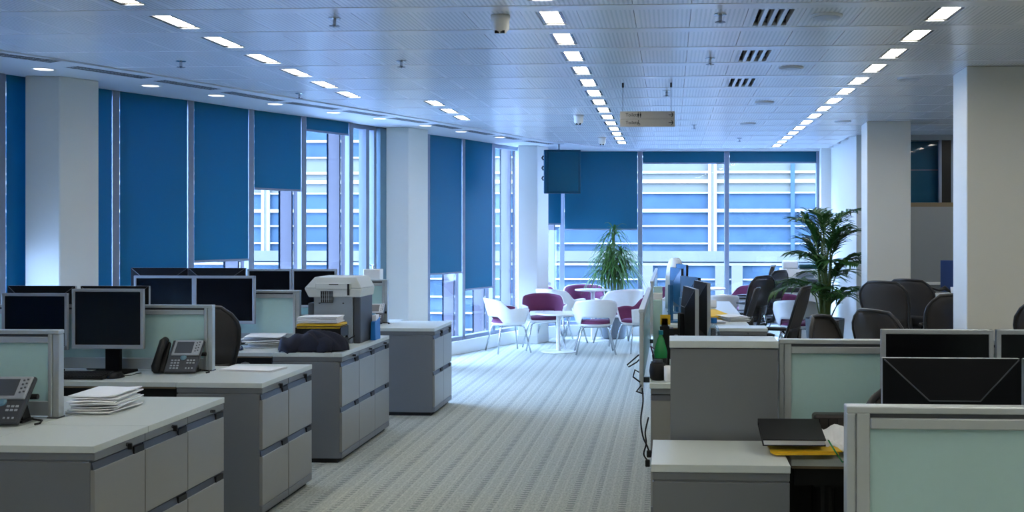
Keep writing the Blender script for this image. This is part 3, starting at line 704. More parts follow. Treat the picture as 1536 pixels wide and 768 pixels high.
# black paper trays with yellow folders and white paper
t = T('document_tray', 'black stacked document tray behind the navy jacket', 'tray', (-2.49, 7.52, TOP), 3)
for z in (0, .085):
    b = MB(); b.box(-.16, .16, -.11, .11, z, z+.006); b.box(-.16, -.154, -.11, .11, z, z+.07); b.box(.154, .16, -.11, .11, z, z+.07); b.box(-.16, .16, -.11, -.104, z, z+.06); b.box(-.16, .16, .104, .11, z, z+.06); b.build('tray', dark, t)
for x in (-.15, .15):
    for y in (-.1, .1): MB().box(x-.008, x+.008, y-.008, y+.008, .055, .09).build('riser', dark, t)
t = T('folder_stack', 'yellow card folders lying in the black tray', 'folder', (-2.49, 7.52, TOP+.148), 3)
for i in range(4): MB(Matrix.Rotation(R((i-1.5)*1.2), 4, 'Z')).box(-.155, .155, -.10, .10, .001+i*.008, .007+i*.008).build('folder', yellow if i != 1 else mat('dark_card', rgb(60, 50, 30), .6), t)
b_ = paper_stack('white paper stack on top of the yellow folders', (-2.50, 7.52, TOP+.185), .28, .19, 5, 2, .004, .0085)
# printer
def printer():
    t = T('printer', 'large ivory and grey printer on left cabinets, seen from behind', 'printer', (-2.49, 7.98, TOP), 0)
    MB().box(-.165, .13, -.16, .16, 0, .36).build('rear_panel', printerg, t, bevel=.006)
    MB().box(-.215, -.168, -.14, .15, .07, .30).build('side_tray', mat('printer_dark_grey', rgb(72, 76, 82), .5), t, bevel=.006)
    MB().box(.132, .185, -.15, .17, 0, .40).build('side_cover', mat('printer_dark_grey', rgb(72, 76, 82), .5), t, bevel=.006)
    MB().box(-.15, -.05, -.205, -.165, .14, .20).build('duplex_box', printerm, t, bevel=.004)
    b = MB(); b.hull8([(-.20, -.17, .345), (.19, -.17, .345), (.19, .19, .345), (-.20, .19, .345), (-.235, -.17, .41), (.20, -.17, .41), (.20, .19, .41), (-.235, .19, .41)])
    b.hull8([(-.235, -.17, .41), (.20, -.17, .41), (.20, .19, .41), (-.235, .19, .41), (-.16, -.15, .495), (.155, -.15, .495), (.155, .17, .495), (-.16, .17, .495)]); b.build('scanner_lid', printerm, t, bevel=.008, seg=2)
    MB().box(-.145, .12, -.185, -.165, .405, .45).build('rear_rib', printerm, t, bevel=.004)
    MB().box(-.04, .03, -.19, -.184, .438, .444).build('slot', blackgap, t); MB().box(.098, .112, -.19, -.180, .36, .445).build('hinge', dark, t)
    g = MB().box(-.11, -.015, -.172, -.165, .305, .39).build('vent_opening', blackgap, t)
    for i in range(7): MB().box(-.108+i*.014, -.104+i*.014, -.177, -.171, .308, .387).build('vent_slat', printerg, g)
    for i in range(2): MB().box(-.11, -.015, -.176, -.171, .33+i*.03, .333+i*.03).build('vent_slat', printerg, g)
    for x, z in ((-.12, .30), (.06, .30), (-.1, .03), (.1, .03), (.0, .03)): MB().box(x-.006, x+.006, -.164, -.1595, z-.004, z+.004).build('screw', dark, t)
    MB().tube([(.02, -.165, .05), (.06, -.2, .02), (.10, -.19, .03), (.15, -.17, .06)], .005, 6).build('power_cable', dark, t)
    b = MB(); b.box(.02, .09, -.175, -.16, .05, .14); b.build('connector_plate', printerm, t, bevel=.003)
printer()
t = T('paper_packet', 'blue paper packet standing right of the printer', 'packet', (-2.27, 8.12, TOP), 0)
b = MB(); b.hull8([(-.026, -.06, 0), (.016, -.06, 0), (.016, .08, 0), (-.026, .08, 0), (-.020, -.06, .14), (.012, -.06, .14), (.012, .08, .17), (-.020, .08, .17)]); b.build('wrapper', bluecard, t, bevel=.003); MB().box(-.02, .01, -.03, .06, .13, .19).build('white_sheets', paper, t)
t = T('small_box', 'small white box standing behind the far glass divider', 'box', (-2.74, 9.72, TOP)); MB().box(-.078, .078, -.06, .06, 0, .485).build('carton', whiteplast, t, bevel=.006); MB().box(-.07, .07, -.061, -.06, .30, .34).build('label_strip', printerm, t)

# ------------------------------------------------------------------ mesh office chairs
def chair_fn(label, group):
    t = T('office_chair', label, 'chair', group=group)
    for k in range(5):
        a = 2*pi*k/5+.3; ex, ey = .29*cos(a), .29*sin(a)
        MB().tube([(.03*cos(a), .03*sin(a), .105), (ex*.6, ey*.6, .095), (ex, ey, .075)], [.026, .021, .015], 8).build('base_leg', framem, t, smooth=True)
        MB(Matrix.Translation((ex, ey, .03)) @ Matrix.Rotation(a, 4, 'Z') @ Matrix.Rotation(R(90), 4, 'X')).lathe([(.03, -.022), (.03, .022)], 12).build('castor', dark, t)
    MB().lathe([(.04, .09), (.04, .16), (.028, .17), (.028, .30), (.02, .30), (.02, .39)], 14).build('gas_column', handlem, t)
    MB().box(-.09, .09, -.13, .08, .375, .42).build('tilt_mechanism', framem, t, bevel=.015)
    def seat(u, v): x = (u-.5)*.50*(1-.12*(1-v)); y = -.22+.46*v; return Vector((x, y, .455+.02*(2*u-1)**2-.05*max(0, v-.75)**2*16*.35-.012*sin(pi*v)))
    MB().sheet(seat, 10, 10, .012).build('seat', mesh_m, t, smooth=True)
    e = [seat(u, 0) for u in (.0, .25, .5, .75, 1)]+[seat(1, v) for v in (.3, .6, .9)]+[seat(u, 1) for u in (1, .75, .5, .25, 0)]+[seat(0, v) for v in (.9, .6, .3)]
    MB().tube(e, .016, 6, True).build('seat_frame', framem, t, smooth=True)
    def hw(v): return (.185+.075*min(1, v/.6))*(1-max(0, (v-.72)/.28)**2.4*.42)*(1-max(0, (.12-v)/.12)**2*.25)
    def back(u, v): q = 2*u-1; return Vector((q*hw(v), -.235-.19*v-.02*sin(pi*v)+.05*q*q-.0, .52+.57*v-.02*q*q*max(0, v-.5)))
    MB().sheet(back, 12, 14, .006).build('backrest', mesh_m, t, smooth=True)
    e = [back(u/6, 0) for u in range(7)]+[back(1, v/12) for v in range(1, 12)]+[back(1-u/6, 1) for u in range(7)]+[back(0, 1-v/12) for v in range(1, 12)]
    MB().tube(e, .014, 7, True).build('back_frame', framem, t, smooth=True)
    MB().sheet(lambda u, v: Vector(((u-.5)*.40, -.255-.05*v*.6+.045*(2*u-1)**2-.035, .60+.12*v)), 8, 3, .02).build('lumbar_pad', framem, t, smooth=True)
    MB().tube([(0, -.10, .40), (0, -.27, .44), (0, -.315, .56), (0, -.33, .70)], [.03, .028, .022, .015], 8).build('spine', framem, t, smooth=True)
    for s in (-1, 1):
        MB().tube([(s*.12, -.20, .42), (s*.26, -.22, .46), (s*.295, -.17, .56), (s*.295, -.10, .645)], [.018, .017, .016, .02], 8).build('arm_post', chrome, t, smooth=True)
        b = MB(); b.tube([(s*.295, -.16, .66), (s*.295, -.12, .672), (s*.295, .04, .672), (s*.285, .10, .664)], [.022, .034, .034, .022], 8)
        bmesh.ops.scale(b.bm, vec=(1, 1, .55), space=Matrix.Translation((0, 0, -.665)), verts=b.bm.verts); b.build('armrest', framem, t, smooth=True)
    return t
chair = Maker(chair_fn)
gC = 'black mesh office chairs'
chair('black mesh office chair between second and third left desk banks', (-3.16, 6.98, 0), 22, gC, 1.02)
chair('black mesh office chair whose top just shows over second glass divider', (-3.84, 6.98, 0), 8, gC, 1.0)
chair('mesh chair at the right desk row, large upright back in middle', (.85, 13.1, 0), 48, gC, .96)
chair('mesh chair behind the upright one, at the right desk row', (1.10, 14.0, 0), 56, gC, .99)
chair('mesh chair leaning back, nearest at the right desk row', (.86, 9.85, 0), 72, gC)
chair('slim edge-on mesh chair close to the right desk, armrest over it', (.64, 12.1, 0), 80, gC, .87)
chair('farthest mesh chair of the right desk row, against the windows', (1.0, 14.72, 0), 84, gC, 1.02)
chair('low dark chair top peeping over the grey screen, beside bright desk', (1.02, 8.72, 0), 62, gC, .80)
chair('rounded brown-black chair back over right screen, below the palm', (1.25, 6.42, 0), -118, gC, .98)
chair('dark curved chair back half hidden by the right silver monitor', (1.66, 7.25, 0), -62, gC, .985)
chair('mesh chair right of palm, left one of a close pair', (2.32, 10.95, 0), -38, gC, 1.0)
chair('mesh chair right of palm, right one of a close pair', (2.66, 11.4, 0), -36, gC, 1.0)
chair('black mesh chair left of the broad right column, seen through backrest', (2.26, 8.95, 0), 4, gC, 1.0)
chair('black chair top rising behind the monitors at right edge', (2.58, 6.75, 0), -45, gC, 1.08)
chair('black chair pushed behind the right foreground monitor', (.95, 3.55, 0), 182, gC, .96)

# ------------------------------------------------------------------ right side, near banks
cab1 = cabinet_fn(.44, .495)
o = cab1('grey low cabinet with pale top at bottom of view, right of aisle', None); o.location = (-.066+.495, 3.855+.44, 0); o.rotation_euler = (0, 0, R(90))
worktop('cabinet_top', 'pale top board on low cabinet at bottom, under black folder', -.07, .43, 3.848, 4.30)
t = T('storage_screen', 'tall grey storage screen with pale top beside the aisle', 'screen', (0, 4.345, 0))
MB().box(0, .435, 0, .20, .02, 1.118).build('body', cab, t, bevel=.002); MB().box(.01, .425, .01, .19, 0, .02).build('plinth', blackgap, t); MB().box(-.004, .437, -.008, .205, 1.122, 1.15).build('top_board', topm, t, bevel=.002, seg=2)
divider('wide frosted glass divider right of the tall grey screen', .445, 2.10, 4.42, .02, 1.152, True)
divider('frosted glass divider in the right foreground, nearest to us', .447, 2.10, 2.76, .02, 1.152, True, .06)
d_ = desk('pale desk with black folder and yellow papers at right', .455, 2.0, 4.055, 4.385, top=.735); MB().box(-.75, .75, .13, .145, .02, .69).build('dark_under_panel', dark, d_); desk('pale desk behind the foreground glass divider at right', .60, 2.0, 2.80, 3.40, top=.735)  # added dark panel makes the space under the first desk read black
desk('pale desk behind the wide right glass divider', .455, 2.0, 4.56, 5.2, top=.735)
monE('large black monitor back behind the foreground divider', (.795, 3.08, .735), 180, 'right foreground monitors', 1.0)
monE('black monitor back cut off at right edge, foreground', (1.19, 3.08, .735), 180, 'right foreground monitors', 1.0)
monF('silver framed monitor behind the big black monitor back', (1.02, 4.15, .735), 0, 'right foreground monitors', 1.0)
monF('silver framed monitor cut off at right edge of view', (1.455, 4.15, .735), 0, 'right foreground monitors', 1.0)
# black folder, yellow papers, crumpled sheet on the desk
t = T('yellow_folder', 'yellow card folder under the black box file', 'folder', (.49, 4.12, .760), 2)
MB().hull8([(-.10, -.115, 0), (.135, -.105, 0), (.13, .09, 0), (-.10, .09, 0), (-.115, -.115, .006), (.135, -.105, .006), (.13, .09, .006), (-.115, .09, .006)]).build('card', yellow, t)
MB(Matrix.Rotation(R(9), 4, 'X')).hull8([(-.12, -.10, .022), (.15, -.09, .022), (.12, .09, .008), (-.11, .09, .008), (-.12, -.10, .026), (.15, -.09, .026), (.12, .09, .012), (-.11, .09, .012)]).build('flap', yellow, t)
MB().tube([(.10, -.08, .05), (.115, -.125, .02), (.14, -.14, -.018), (.17, -.12, -.02)], .003, 5).build('green_ribbon', greenp, t)
t = T('box_file', 'black box file lying tilted on yellow folder', 'folder', (.462, 4.125, .812), 1)
Mx = Matrix.Rotation(R(13), 4, 'X'); MB(Mx).box(-.118, .118, -.10, .10, .022, .026).build('cover', dark, t, bevel=.001); MB(Mx).box(-.118, .118, -.10, .10, 0, .004).build('cover', dark, t, bevel=.001); MB(Mx).box(-.112, .114, -.097, .09, .004, .022).build('pages', paper, t); MB(Mx).box(-.118, .118, .09, .10, .004, .022).build('spine', dark, t)
t = T('crumpled_paper', 'crumpled white sheet right of the black box file', 'paper', (.66, 4.17, .74), 0)
MB().sheet(lambda u, v: Vector(((u-.5)*.14, (v-.5)*.16, .03+.06*v+.012*sin(u*9+v*4)+.008*sin(v*11))), 10, 10, .002).build('sheet', paper, t)
t = T('desk_tray', 'dark flat tray standing behind the crumpled sheet', 'tray', (.66, 4.31, .735), 0); b = MB(); b.box(-.09, .11, -.03, .045, 0, .13); b.build('body', mat('dark_brown_plastic', rgb(48, 42, 40), .45), t, bevel=.012, seg=2)
for i in range(5): MB().box(-.07+i*.035, -.066+i*.035, -.032, -.029, .02, .115).build('rib', dark, t)
t = T('floor_bag', 'black bag lying on floor under the right desk', 'bag', (.78, 4.25, 0)); MB().sheet(lambda u, v: Vector((.14*cos(2*pi*u)*cos(pi/2*v)**.6 if v < 1 else 0, .10*sin(2*pi*u)*cos(pi/2*v)**.6 if v < 1 else 0, .003+.26*sin(pi/2*v)+.01*sin(u*20)*v*(1-v)*4)), 24, 8, .004).build('pouch', mat('black_bag_cloth', rgb(20, 20, 22), .7), t, smooth=True)
MB().tube([(-.07, 0, .23), (-.05, -.03, .31), (.05, -.03, .32), (.08, 0, .24)], .008, 6).build('strap', dark, t)

# ------------------------------------------------------------------ right desk row running away from us
o = cabinet_fn(.40, .44)('grey drawer cabinet low beside the aisle, beyond tall screen', None); o.location = (-.11, 5.885, 0); o.rotation_euler = (0, 0, R(-90))
worktop('cabinet_top', 'pale top board at the aisle end of right desk row', -.115, .335, 5.875, 6.29)
desk('right desk under the dark monitors, nearer part of row', -.115, .69, 6.30, 8.40)
desk('long bright right desk running towards windows, beside mesh chairs', -.11, .70, 9.52, 12.7)
cb = Maker(cabinet_fn(.27, .43)); o = cb('small grey cabinet at the near end of long bright desk', (.405, 9.495, 0), -90)
o.location = (.40, 9.23, 0); o.rotation_euler = (0, 0, R(-90)); worktop('cabinet_top', 'pale top on small cabinet at end of bright desk', .40, .835, 9.222, 9.50)
def side_screen(label, y0, y1, x=-.165):
    t = T('aisle_screen', label, 'divider', (x, y0, .70)); l = y1-y0
    MB().box(-.012, .012, 0, .05, -.02, .43).build('post', alu, t, bevel=.003); MB().box(-.012, .012, l-.05, l, -.02, .43).build('post', alu, t, bevel=.003)
    MB().box(-.016, .016, 0, l, .43, .45).build('cap_rail', alu, t, bevel=.003); MB().box(-.010, .010, .05, l-.05, .38, .425).build('upper_rail', alu, t)
    MB().box(-.005, .005, .05, l-.05, .0, .38).build('frosted_pane', frost, t)
    MB().box(.0, .045, .1, .13, .02, .05).build('bracket', handlem, t); MB().box(.0, .045, l-.13, l-.1, .02, .05).build('bracket', handlem, t)
side_screen('narrow edge-on glass screen along aisle, nearer one', 6.06, 8.42); side_screen('narrow edge-on glass screen along aisle, farther one', 9.4, 12.6)
monG = Maker(monitor_fn(.40, 1.25, .352))
monG('dark monitor with silver edge, nearest on right desk row', (.125, 6.50, TOP), 99, 'monitors on the right desk row')
monG('dark monitor standing behind the nearest right one, turned right', (.215, 7.25, TOP), 101, 'monitors on the right desk row')
monH = Maker(monitor_fn(.40, 1.25, .352, False, bluedark))
monH('monitor back with painted blue reflection beside the aisle screen, farther', (.06, 9.85, TOP), 104, 'monitors on the right desk row')
monH('monitor back with painted blue reflection half hidden by dark monitors', (.15, 8.0, TOP), 108, 'monitors on the right desk row')
monH('monitor with painted blue reflection at far end of right desk row', (.12, 10.9, TOP), 104, 'monitors on the right desk row')
def bottle(label, loc, h, r, m, capm, fill=None):
    t = T('bottle', label, 'bottle', loc)
    MB().lathe([(r*.85, 0), (r, .015), (r, h*.55), (r*.95, h*.6), (r*.5, h*.82), (r*.3, h*.88), (r*.3, h*.91)], 18).build('body', m, t, smooth=True)
    MB().lathe([(r*.36, h*.91), (r*.36, h)], 12).build('cap', capm, t)
    if fill: MB().lathe([(r*.96, h*.2), (r*1.01, h*.21), (r*1.01, h*.42), (r*.96, h*.43)], 18).build('label_band', fill, t)
bottle('clear plastic water bottle with blue cap on right desk', (.262, 6.45, TOP), .315, .052, bottleg, bluecard, bluecard)
bottle('green and teal bottle beside the nearer aisle screen', (-.055, 6.12, TOP), .27, .038, greenp, mat('teal_cap', rgb(20, 120, 140), .4), dark)
t = T('black_flask', 'black round flask on cabinet beside aisle screen', 'flask', (-.07, 6.02, TOP)); MB().lathe([(.035, 0), (.045, .01), (.05, .05), (.045, .09), (.03, .10)], 18).build('body', dark, t, smooth=True); MB().lathe([(.028, .10), (.028, .115)], 14).build('lid', handlem, t)
t = T('note_block', 'yellow sticky note block standing by dark monitor', 'notes', (-.035, 6.6, TOP+.001)); MB().box(-.03, .03, -.02, .02, 0, .25).build('holder', dark, t, bevel=.003); MB().box(-.028, .035, -.03, -.021, .262, .322).build('note_pad', yellow, t); MB().box(-.02, .02, -.03, .02, .25, .30).build('backing', dark, t)
t = T('white_mug', 'small white mug on cabinet beside tall screen', 'mug', (.0, 5.96, TOP)); MB().lathe([(.03, 0), (.036, .01), (.036, .085), (.032, .085), (.03, .012)], 16).build('cup', whiteplast, t, smooth=True); MB().tube([(.034, 0, .07), (.06, 0, .06), (.06, 0, .03), (.034, 0, .02)], .005, 6).build('handle', whiteplast, t, smooth=True)
t = T('file_box', 'tall white files standing beside aisle screen', 'files', (-.085, 7.3, TOP))
for i in range(5): MB().box(-.03, .03, -.22+i*.09, -.16+i*.09, 0, .38+.04*(i % 3)).build('file', paper if i % 2 else frost, t, bevel=.002)
t = T('black_organiser', 'black desk organiser between files and monitor', 'organiser', (.02, 7.05, TOP))
b = MB(); b.box(-.05, .06, -.05, .05, 0, .09); b.build('base', dark, t, bevel=.004); MB().box(-.05, .0, -.05, .05, .09, .20).build('compartment', dark, t, bevel=.004); MB().box(.005, .06, -.05, .05, .09, .15).build('compartment', handlem, t, bevel=.004)
t = T('plastic_bag', 'crumpled white plastic bag on top of far monitor', 'bag', (.05, 11.5, TOP)); MB().sheet(lambda u, v: Vector(((.10*cos(2*pi*u)*(1+.15*sin(6*pi*u)))*cos(pi/2*v)**.4 if v < 1 else 0, .10*sin(2*pi*u)*cos(pi/2*v)**.4 if v < 1 else 0, .002+.54*sin(pi/2*v)**.8+.02*sin(14*u+6*v)*v*(1-v)*4)), 24, 10, .003).build('film', paper, t, smooth=True)
t = T('yellow_folder', 'yellow folders fanned on the bright right desk behind dark monitors', 'folder', (.37, 10.15, TOP), 12)
for i in range(3): MB(Matrix.Rotation(R(i*9), 4, 'Z') @ Matrix.Rotation(R(8), 4, 'X')).box(-.13, .16, -.14, .16, .026+i*.012, .034+i*.012).build('card', yellow, t)
paper_stack('white papers spilling at edge of bright right desk by folders', (.585, 10.0, TOP), .20, .28, 5, 20, .02, .006)
paper_stack('flat white papers near end of long bright desk', (.36, 9.68, TOP), .24, .18, 4, 15, .012, .004)
t = T('white_roll', 'white paper roll lying across the bright right desk', 'roll', (.32, 10.75, TOP+.07), 0); MB().tube([(-.14, 0, .03), (.14, .02, .03)], .04, 14).build('roll', paper, t, smooth=True); MB().box(-.13, .13, -.03, .05, -.07, -.008).build('cradle', printerm, t, bevel=.003)
t = T('desk_clutter', 'small cables and pens heaped beside the aisle screen', 'cables', (-.09, 6.35, TOP)); 
for i in range(9):
    p = [(rnd.uniform(-.03, .05), rnd.uniform(-.15, .25), .006+.15*abs(sin(j*1.3+i))*rnd.random()) for j in range(5)]
    MB().tube(p, .005, 5).build('cable', [dark, whiteplast, bluecard, purple, dark, yellow, dark, chrome, dark][i], t)
def cable(label, pts, r=.006):
    t = T('hanging_cable', label, 'cable', pts[0]); p0 = Vector(pts[0])
    # smooth
    P = [Vector(p)-p0 for p in pts]; Q = []
    for i in range(len(P)-1):
        a, b, c, d = P[max(i-1, 0)], P[i], P[i+1], P[min(i+2, len(P)-1)]
        for k in range(5):
            s = k/5; Q.append(.5*((2*b)+(c-a)*s+(2*a-5*b+4*c-d)*s*s+(3*b-a-3*c+d)*s**3))
    Q.append(P[-1]); MB().tube(Q, r, 6).build('lead', dark, t, smooth=True); e = P[-1]; MB().box(e.x-.012, e.x+.014, e.y-.012, e.y+.012, e.z-.035, e.z+.004).build('plug', dark, t, bevel=.004)
cable('black cable hanging down beside the aisle cabinet, outer one', [(-.155, 5.87, .73), (-.15, 5.85, .66), (-.162, 5.84, .56), (-.15, 5.84, .47), (-.128, 5.84, .42), (-.118, 5.845, .39)], .005)
cable('black cable looped close to the aisle cabinet, inner one', [(-.12, 5.87, .57), (-.138, 5.86, .49), (-.132, 5.86, .43), (-.146, 5.86, .37), (-.126, 5.862, .335)], .005)
t = T('cable_loop', 'thin black cable loop sticking out into the aisle', 'cable', (-.19, 7.9, .70)); MB().tube([(0, 0, 0), (-.05, 0, -.03), (-.13, 0, -.10), (-.12, 0, -.115), (-.06, 0, -.08), (-.01, 0, -.03)], .006, 6).build('lead', dark, t, smooth=True)
t = T('cable_loop', 'coiled black cables under end of nearer aisle screen', 'cable', (-.172, 6.062, .735)); MB().tube([(0, 0, 0), (-.04, 0, .03), (-.03, 0, .07), (.0, .02, .05), (.005, 0, -.02), (-.02, -.02, -.05), (.02, -.04, -.06)], .005, 6).build('lead', dark, t, smooth=True)

# ================================================================== CAFE AREA
def cafe_chair_fn(label, group):      # faces +Y
    t = T('tub_chair', label, 'chair', group=group)
    def ztop(a):                       # a = angle from the back, degrees
        a = abs(a)
        if a < 48: return .715-.00001*a*a
        if a < 78: s = (a-48)/30; s = s*s*(3-2*s); return .69+(.575-.69)*s
        return .575+.012*sin((a-78)/45*pi)
    def zbot(a):
        a = abs(a); s = min(1, max(0, (a-38)/22)); return .478+(.385-.478)*s*s*(3-2*s)
    def shell(off, amax, t0=0, t1=1):
        def fn(u, v):
            a = (2*u-1)*amax; zb, zt = zbot(a), ztop(a); vv = t0+(t1-t0)*v; z = zb+(zt-zb)*vv
            r = .215+.105*((z-.38)/.33)**.8-off if z > .38 else .215-off
            r *= 1+.04*max(0, -cos(R(a)))
            ar = R(a); return Vector((r*1.03*sin(ar), -r*cos(ar)+(.03 if abs(a) > 90 else 0)*(abs(a)-90)/40, z))
        return fn
    MB().sheet(shell(0, 128), 44, 8, .010).build('shell', whiteplast, t, smooth=True)
    MB().sheet(shell(.014, 124, .04, .985), 44, 6, .014).build('upholstered_lining', purple, t, smooth=True)
    MB().lathe([(.14, .352), (.20, .362), (.222, .385), (.216, .392)], 28).build('under_shell', whiteplast, t, smooth=True)
    MB().lathe([(.214, .386), (.218, .41), (.20, .428), (.10, .436)], 28).build('seat_cushion', purple, t, smooth=True)
    MB().tube([(-.15, -.13, .35), (.15, -.13, .35), (.15, .13, .35), (-.15, .13, .35)], .009, 6, True).build('under_frame', chrome, t)
    for sx in (-1, 1):
        for sy in (-1, 1): MB().tube([(sx*.13, sy*.12, .352), (sx*.17, sy*.155, .34), (sx*.185, sy*.17, .30), (sx*.255, sy*.225, .004)], .0105, 8).build('leg', chrome, t, smooth=True)
    return t
cchair = Maker(cafe_chair_fn)
gW = 'white tub chairs with plum upholstery'
cchair('white tub chair seen from its side, leftmost of the cafe group', (-2.13, 13.92, 0), -62, gW)
cchair('tub chair facing us with plum lining, second from left', (-1.70, 14.28, 0), 194, gW, 1.03)
cchair('white tub chair with its back to us, front of cafe group', (-.98, 13.82, 0), 8, gW, 1.0)
cchair('tub chair showing plum side, right of cafe table, by aisle screens', (-.43, 14.05, 0), 118, gW, 1.0)
cchair('white chair back behind plum one, at the rear table, left', (-1.54, 14.98, 0), -35, gW, 1.1)
cchair('white chair back below bushy plant, at the rear table, right', (-.72, 14.95, 0), 30, gW, 1.1)
cchair('plum lined chair facing us behind the rear table', (-1.28, 15.70, 0), 183, gW, 1.1)
cchair('plum chair edge half hidden behind left white chair, rear corner', (-1.80, 15.55, 0), 230, gW, 1.1)
cchair('plum chair edge between bushy plant and the aisle screens', (-.28, 15.35, 0), 110, gW, 1.1)
cchair('plum lined tub chair seen beyond the bright right desk', (1.0, 15.45, 0), 125, gW, 1.12)
cchair('white low chair back seen just above bright right desk', (.58, 14.2, 0), 15, gW, 1.06)
cchair('white tub chair with its back to us, beside the palm', (1.60, 13.62, 0), -12, gW, 1.02)
cchair('plum chair behind mesh chairs, right of the desk row', (1.56, 14.25, 0), 200, gW, 1.04)
def table_fn(h, r):
    def fn(label, group):
        t = T('cafe_table', label, 'table', group=group)
        MB().lathe([(r-.01, h-.022), (r, h-.016), (r, h-.004), (r-.006, h)], 36).build('tabletop', whiteplast, t, smooth=False)
        MB().lathe([(.05, h-.03), (.03, h-.05), (.028, .03), (.04, .018)], 16).build('pedestal', whiteplast, t, smooth=True)
        MB().lathe([(.23, 0), (.235, .004), (.23, .010), (.05, .018)], 32).build('base', whiteplast, t); return t
    return fn
table_fn(.515, .31)('low round white cafe table at the front, between chairs', None).location = (-1.47, 13.96, 0)
table_fn(.745, .26)('round white cafe table at the rear, below bushy plant', None).location = (-1.12, 15.38, 0)
table_fn(.76, .30)('round white cafe table behind the bright right desk', None).location = (.50, 15.55, 0)

# ------------------------------------------------------------------ plants
def blade(b, base, d, up, l, w_, droop, n=4):
    """a folded strip leaf from base along d, bending down"""
    d = Vector(d).normalized(); side = d.cross(Vector(up)).normalized(); P = []
    for i in range(n+1):
        s = i/n; P.append((Vector(base)+d*(l*s)+Vector((0, 0, -droop*l*s*s)), w_*(sin(pi*(.12+.88*s))**.7 if i < n else .02)))
    prev = None
    for p, ww in P:
        c = b.v(p-Vector((0, 0, ww*.18))); a = b.v(p+side*ww*.5); e = b.v(p-side*ww*.5)
        if prev: b.bm.faces.new((prev[0], prev[1], a, c)) if 0 else (b.bm.faces.new((prev[1], a, c, prev[0])), b.bm.faces.new((prev[0], c, e, prev[2])))
        prev = (c, a, e)
def palm():
    t = T('potted_palm', 'tall green feather palm in grey planter near the right columns', 'plant', (1.87, 13.05, 0))
    MB().lathe([(.17, 0), (.20, .02), (.235, .50), (.235, .53), (.21, .53), (.205, .49), (.02, .49)], 28).build('planter', potm, t)
    MB().lathe([(.205, .485), (.10, .50)], 20).build('soil', soil, t)
    r = random.Random(7)
    spec = []
    for i in range(34):
        hgt = .62+.95*((i*7) % 34)/34; az = i*2.399; lean = r.uniform(.18, .45) if hgt > 1.1 else r.uniform(.45, .8)
        spec.append((hgt, az, lean, r.uniform(.58, .80)))
    for h, az, lean, L in spec:
        if cos(az) > .25: lean = min(lean, .32/(1.25*L*max(cos(az), .3)))
        if sin(az) < -.3: lean *= .8
        x0, y0 = .05*cos(az*1.7), .05*sin(az*1.7); dx, dy = cos(az), sin(az)
        z0 = .48; pts = []
        base = Vector((x0, y0, z0)); tip0 = Vector((x0+dx*.06, y0+dy*.06, h))
        stem = [base.lerp(tip0, s/3) for s in range(4)]
        arc = []
        for k in range(9):
            s = k/8; arc.append(tip0+Vector((dx*L*lean*(s+.25*s*s), dy*L*lean*(s+.25*s*s), L*(s*.85-.62*s*s*(.30+lean)))))
        f_ = T; st_ = MB().tube(stem+arc[1:], [.009]*4+[.007-.0055*k/8 for k in range(1, 9)], 5).build('frond', stemm, t, smooth=True)
        b = MB()
        for k in range(1, 9):
            for q in (0, .5):
                if k == 8 and q: continue
                p = arc[k] if not q else arc[k].lerp(arc[k+1], .5) if k < 8 else arc[k]
                tg = (arc[min(k+1, 8)]-arc[k-1]).normalized(); sd = tg.cross(Vector((0, 0, 1)))
                sd = sd.normalized() if sd.length > .05 else Vector((dy, -dx, 0))
                for s_ in (-1, 1):
                    ll = (.30 if k < 7 else .22)*r.uniform(.85, 1.1)*(.7 if k == 1 else 1)
                    blade(b, p, tg*.75+sd*s_*.75+Vector((0, 0, .18)), (0, 0, 1), ll, .036, r.uniform(.25, .6), 3)
        b.build('leaflets', palmm, st_)
    for i in range(7):
        az = i*.9; MB().tube([(.05*cos(az), .05*sin(az), .48), (.06*cos(az), .06*sin(az), .95)], [.018, .010], 6).build('cane', stemm, t, smooth=True)
palm()
def dracaena():
    t = T('bushy_plant', 'bushy green plant with long drooping narrow leaves at far windows', 'plant', (-.83, 15.72, 0))
    MB().lathe([(.15, 0), (.17, .02), (.20, .44), (.20, .46), (.175, .46), (.17, .43), (.02, .43)], 26).build('planter', potm, t); MB().lathe([(.17, .425), (.1, .44)], 18).build('soil', soil, t)
    r = random.Random(5)
    heads = [(0, 0, 1.60), (.10, .05, 1.30), (-.12, .0, 1.22), (.03, -.10, 1.08), (-.06, .08, 1.38), (.16, -.03, 1.10), (-.16, -.05, 1.0), (.06, .1, 1.0), (.0, -.05, 1.25), (.13, .08, 1.2), (-.10, -.1, 1.12), (.0, .0, .95)]
    for i, (x, y, z) in enumerate(heads):
        s_ = MB().tube([(x*.3, y*.3, .43), (x*.7, y*.7, z*.6), (x, y, z)], .014, 6).build('cane', stemm, t, smooth=True)
        b = MB()
        for k in range(42):
            az = k*2.399; el = r.uniform(.05, 1.25); d = Vector((cos(az)*cos(el), sin(az)*cos(el), sin(el)))
            blade(b, (x, y, z-.10*r.random()), d, (0, 0, 1) if el < 1.2 else (1, 0, 0), r.uniform(.28, .46), .022, r.uniform(.55, 1.25), 5)
        o = b.build('leaf_rosette', dracm, s_)
dracaena()

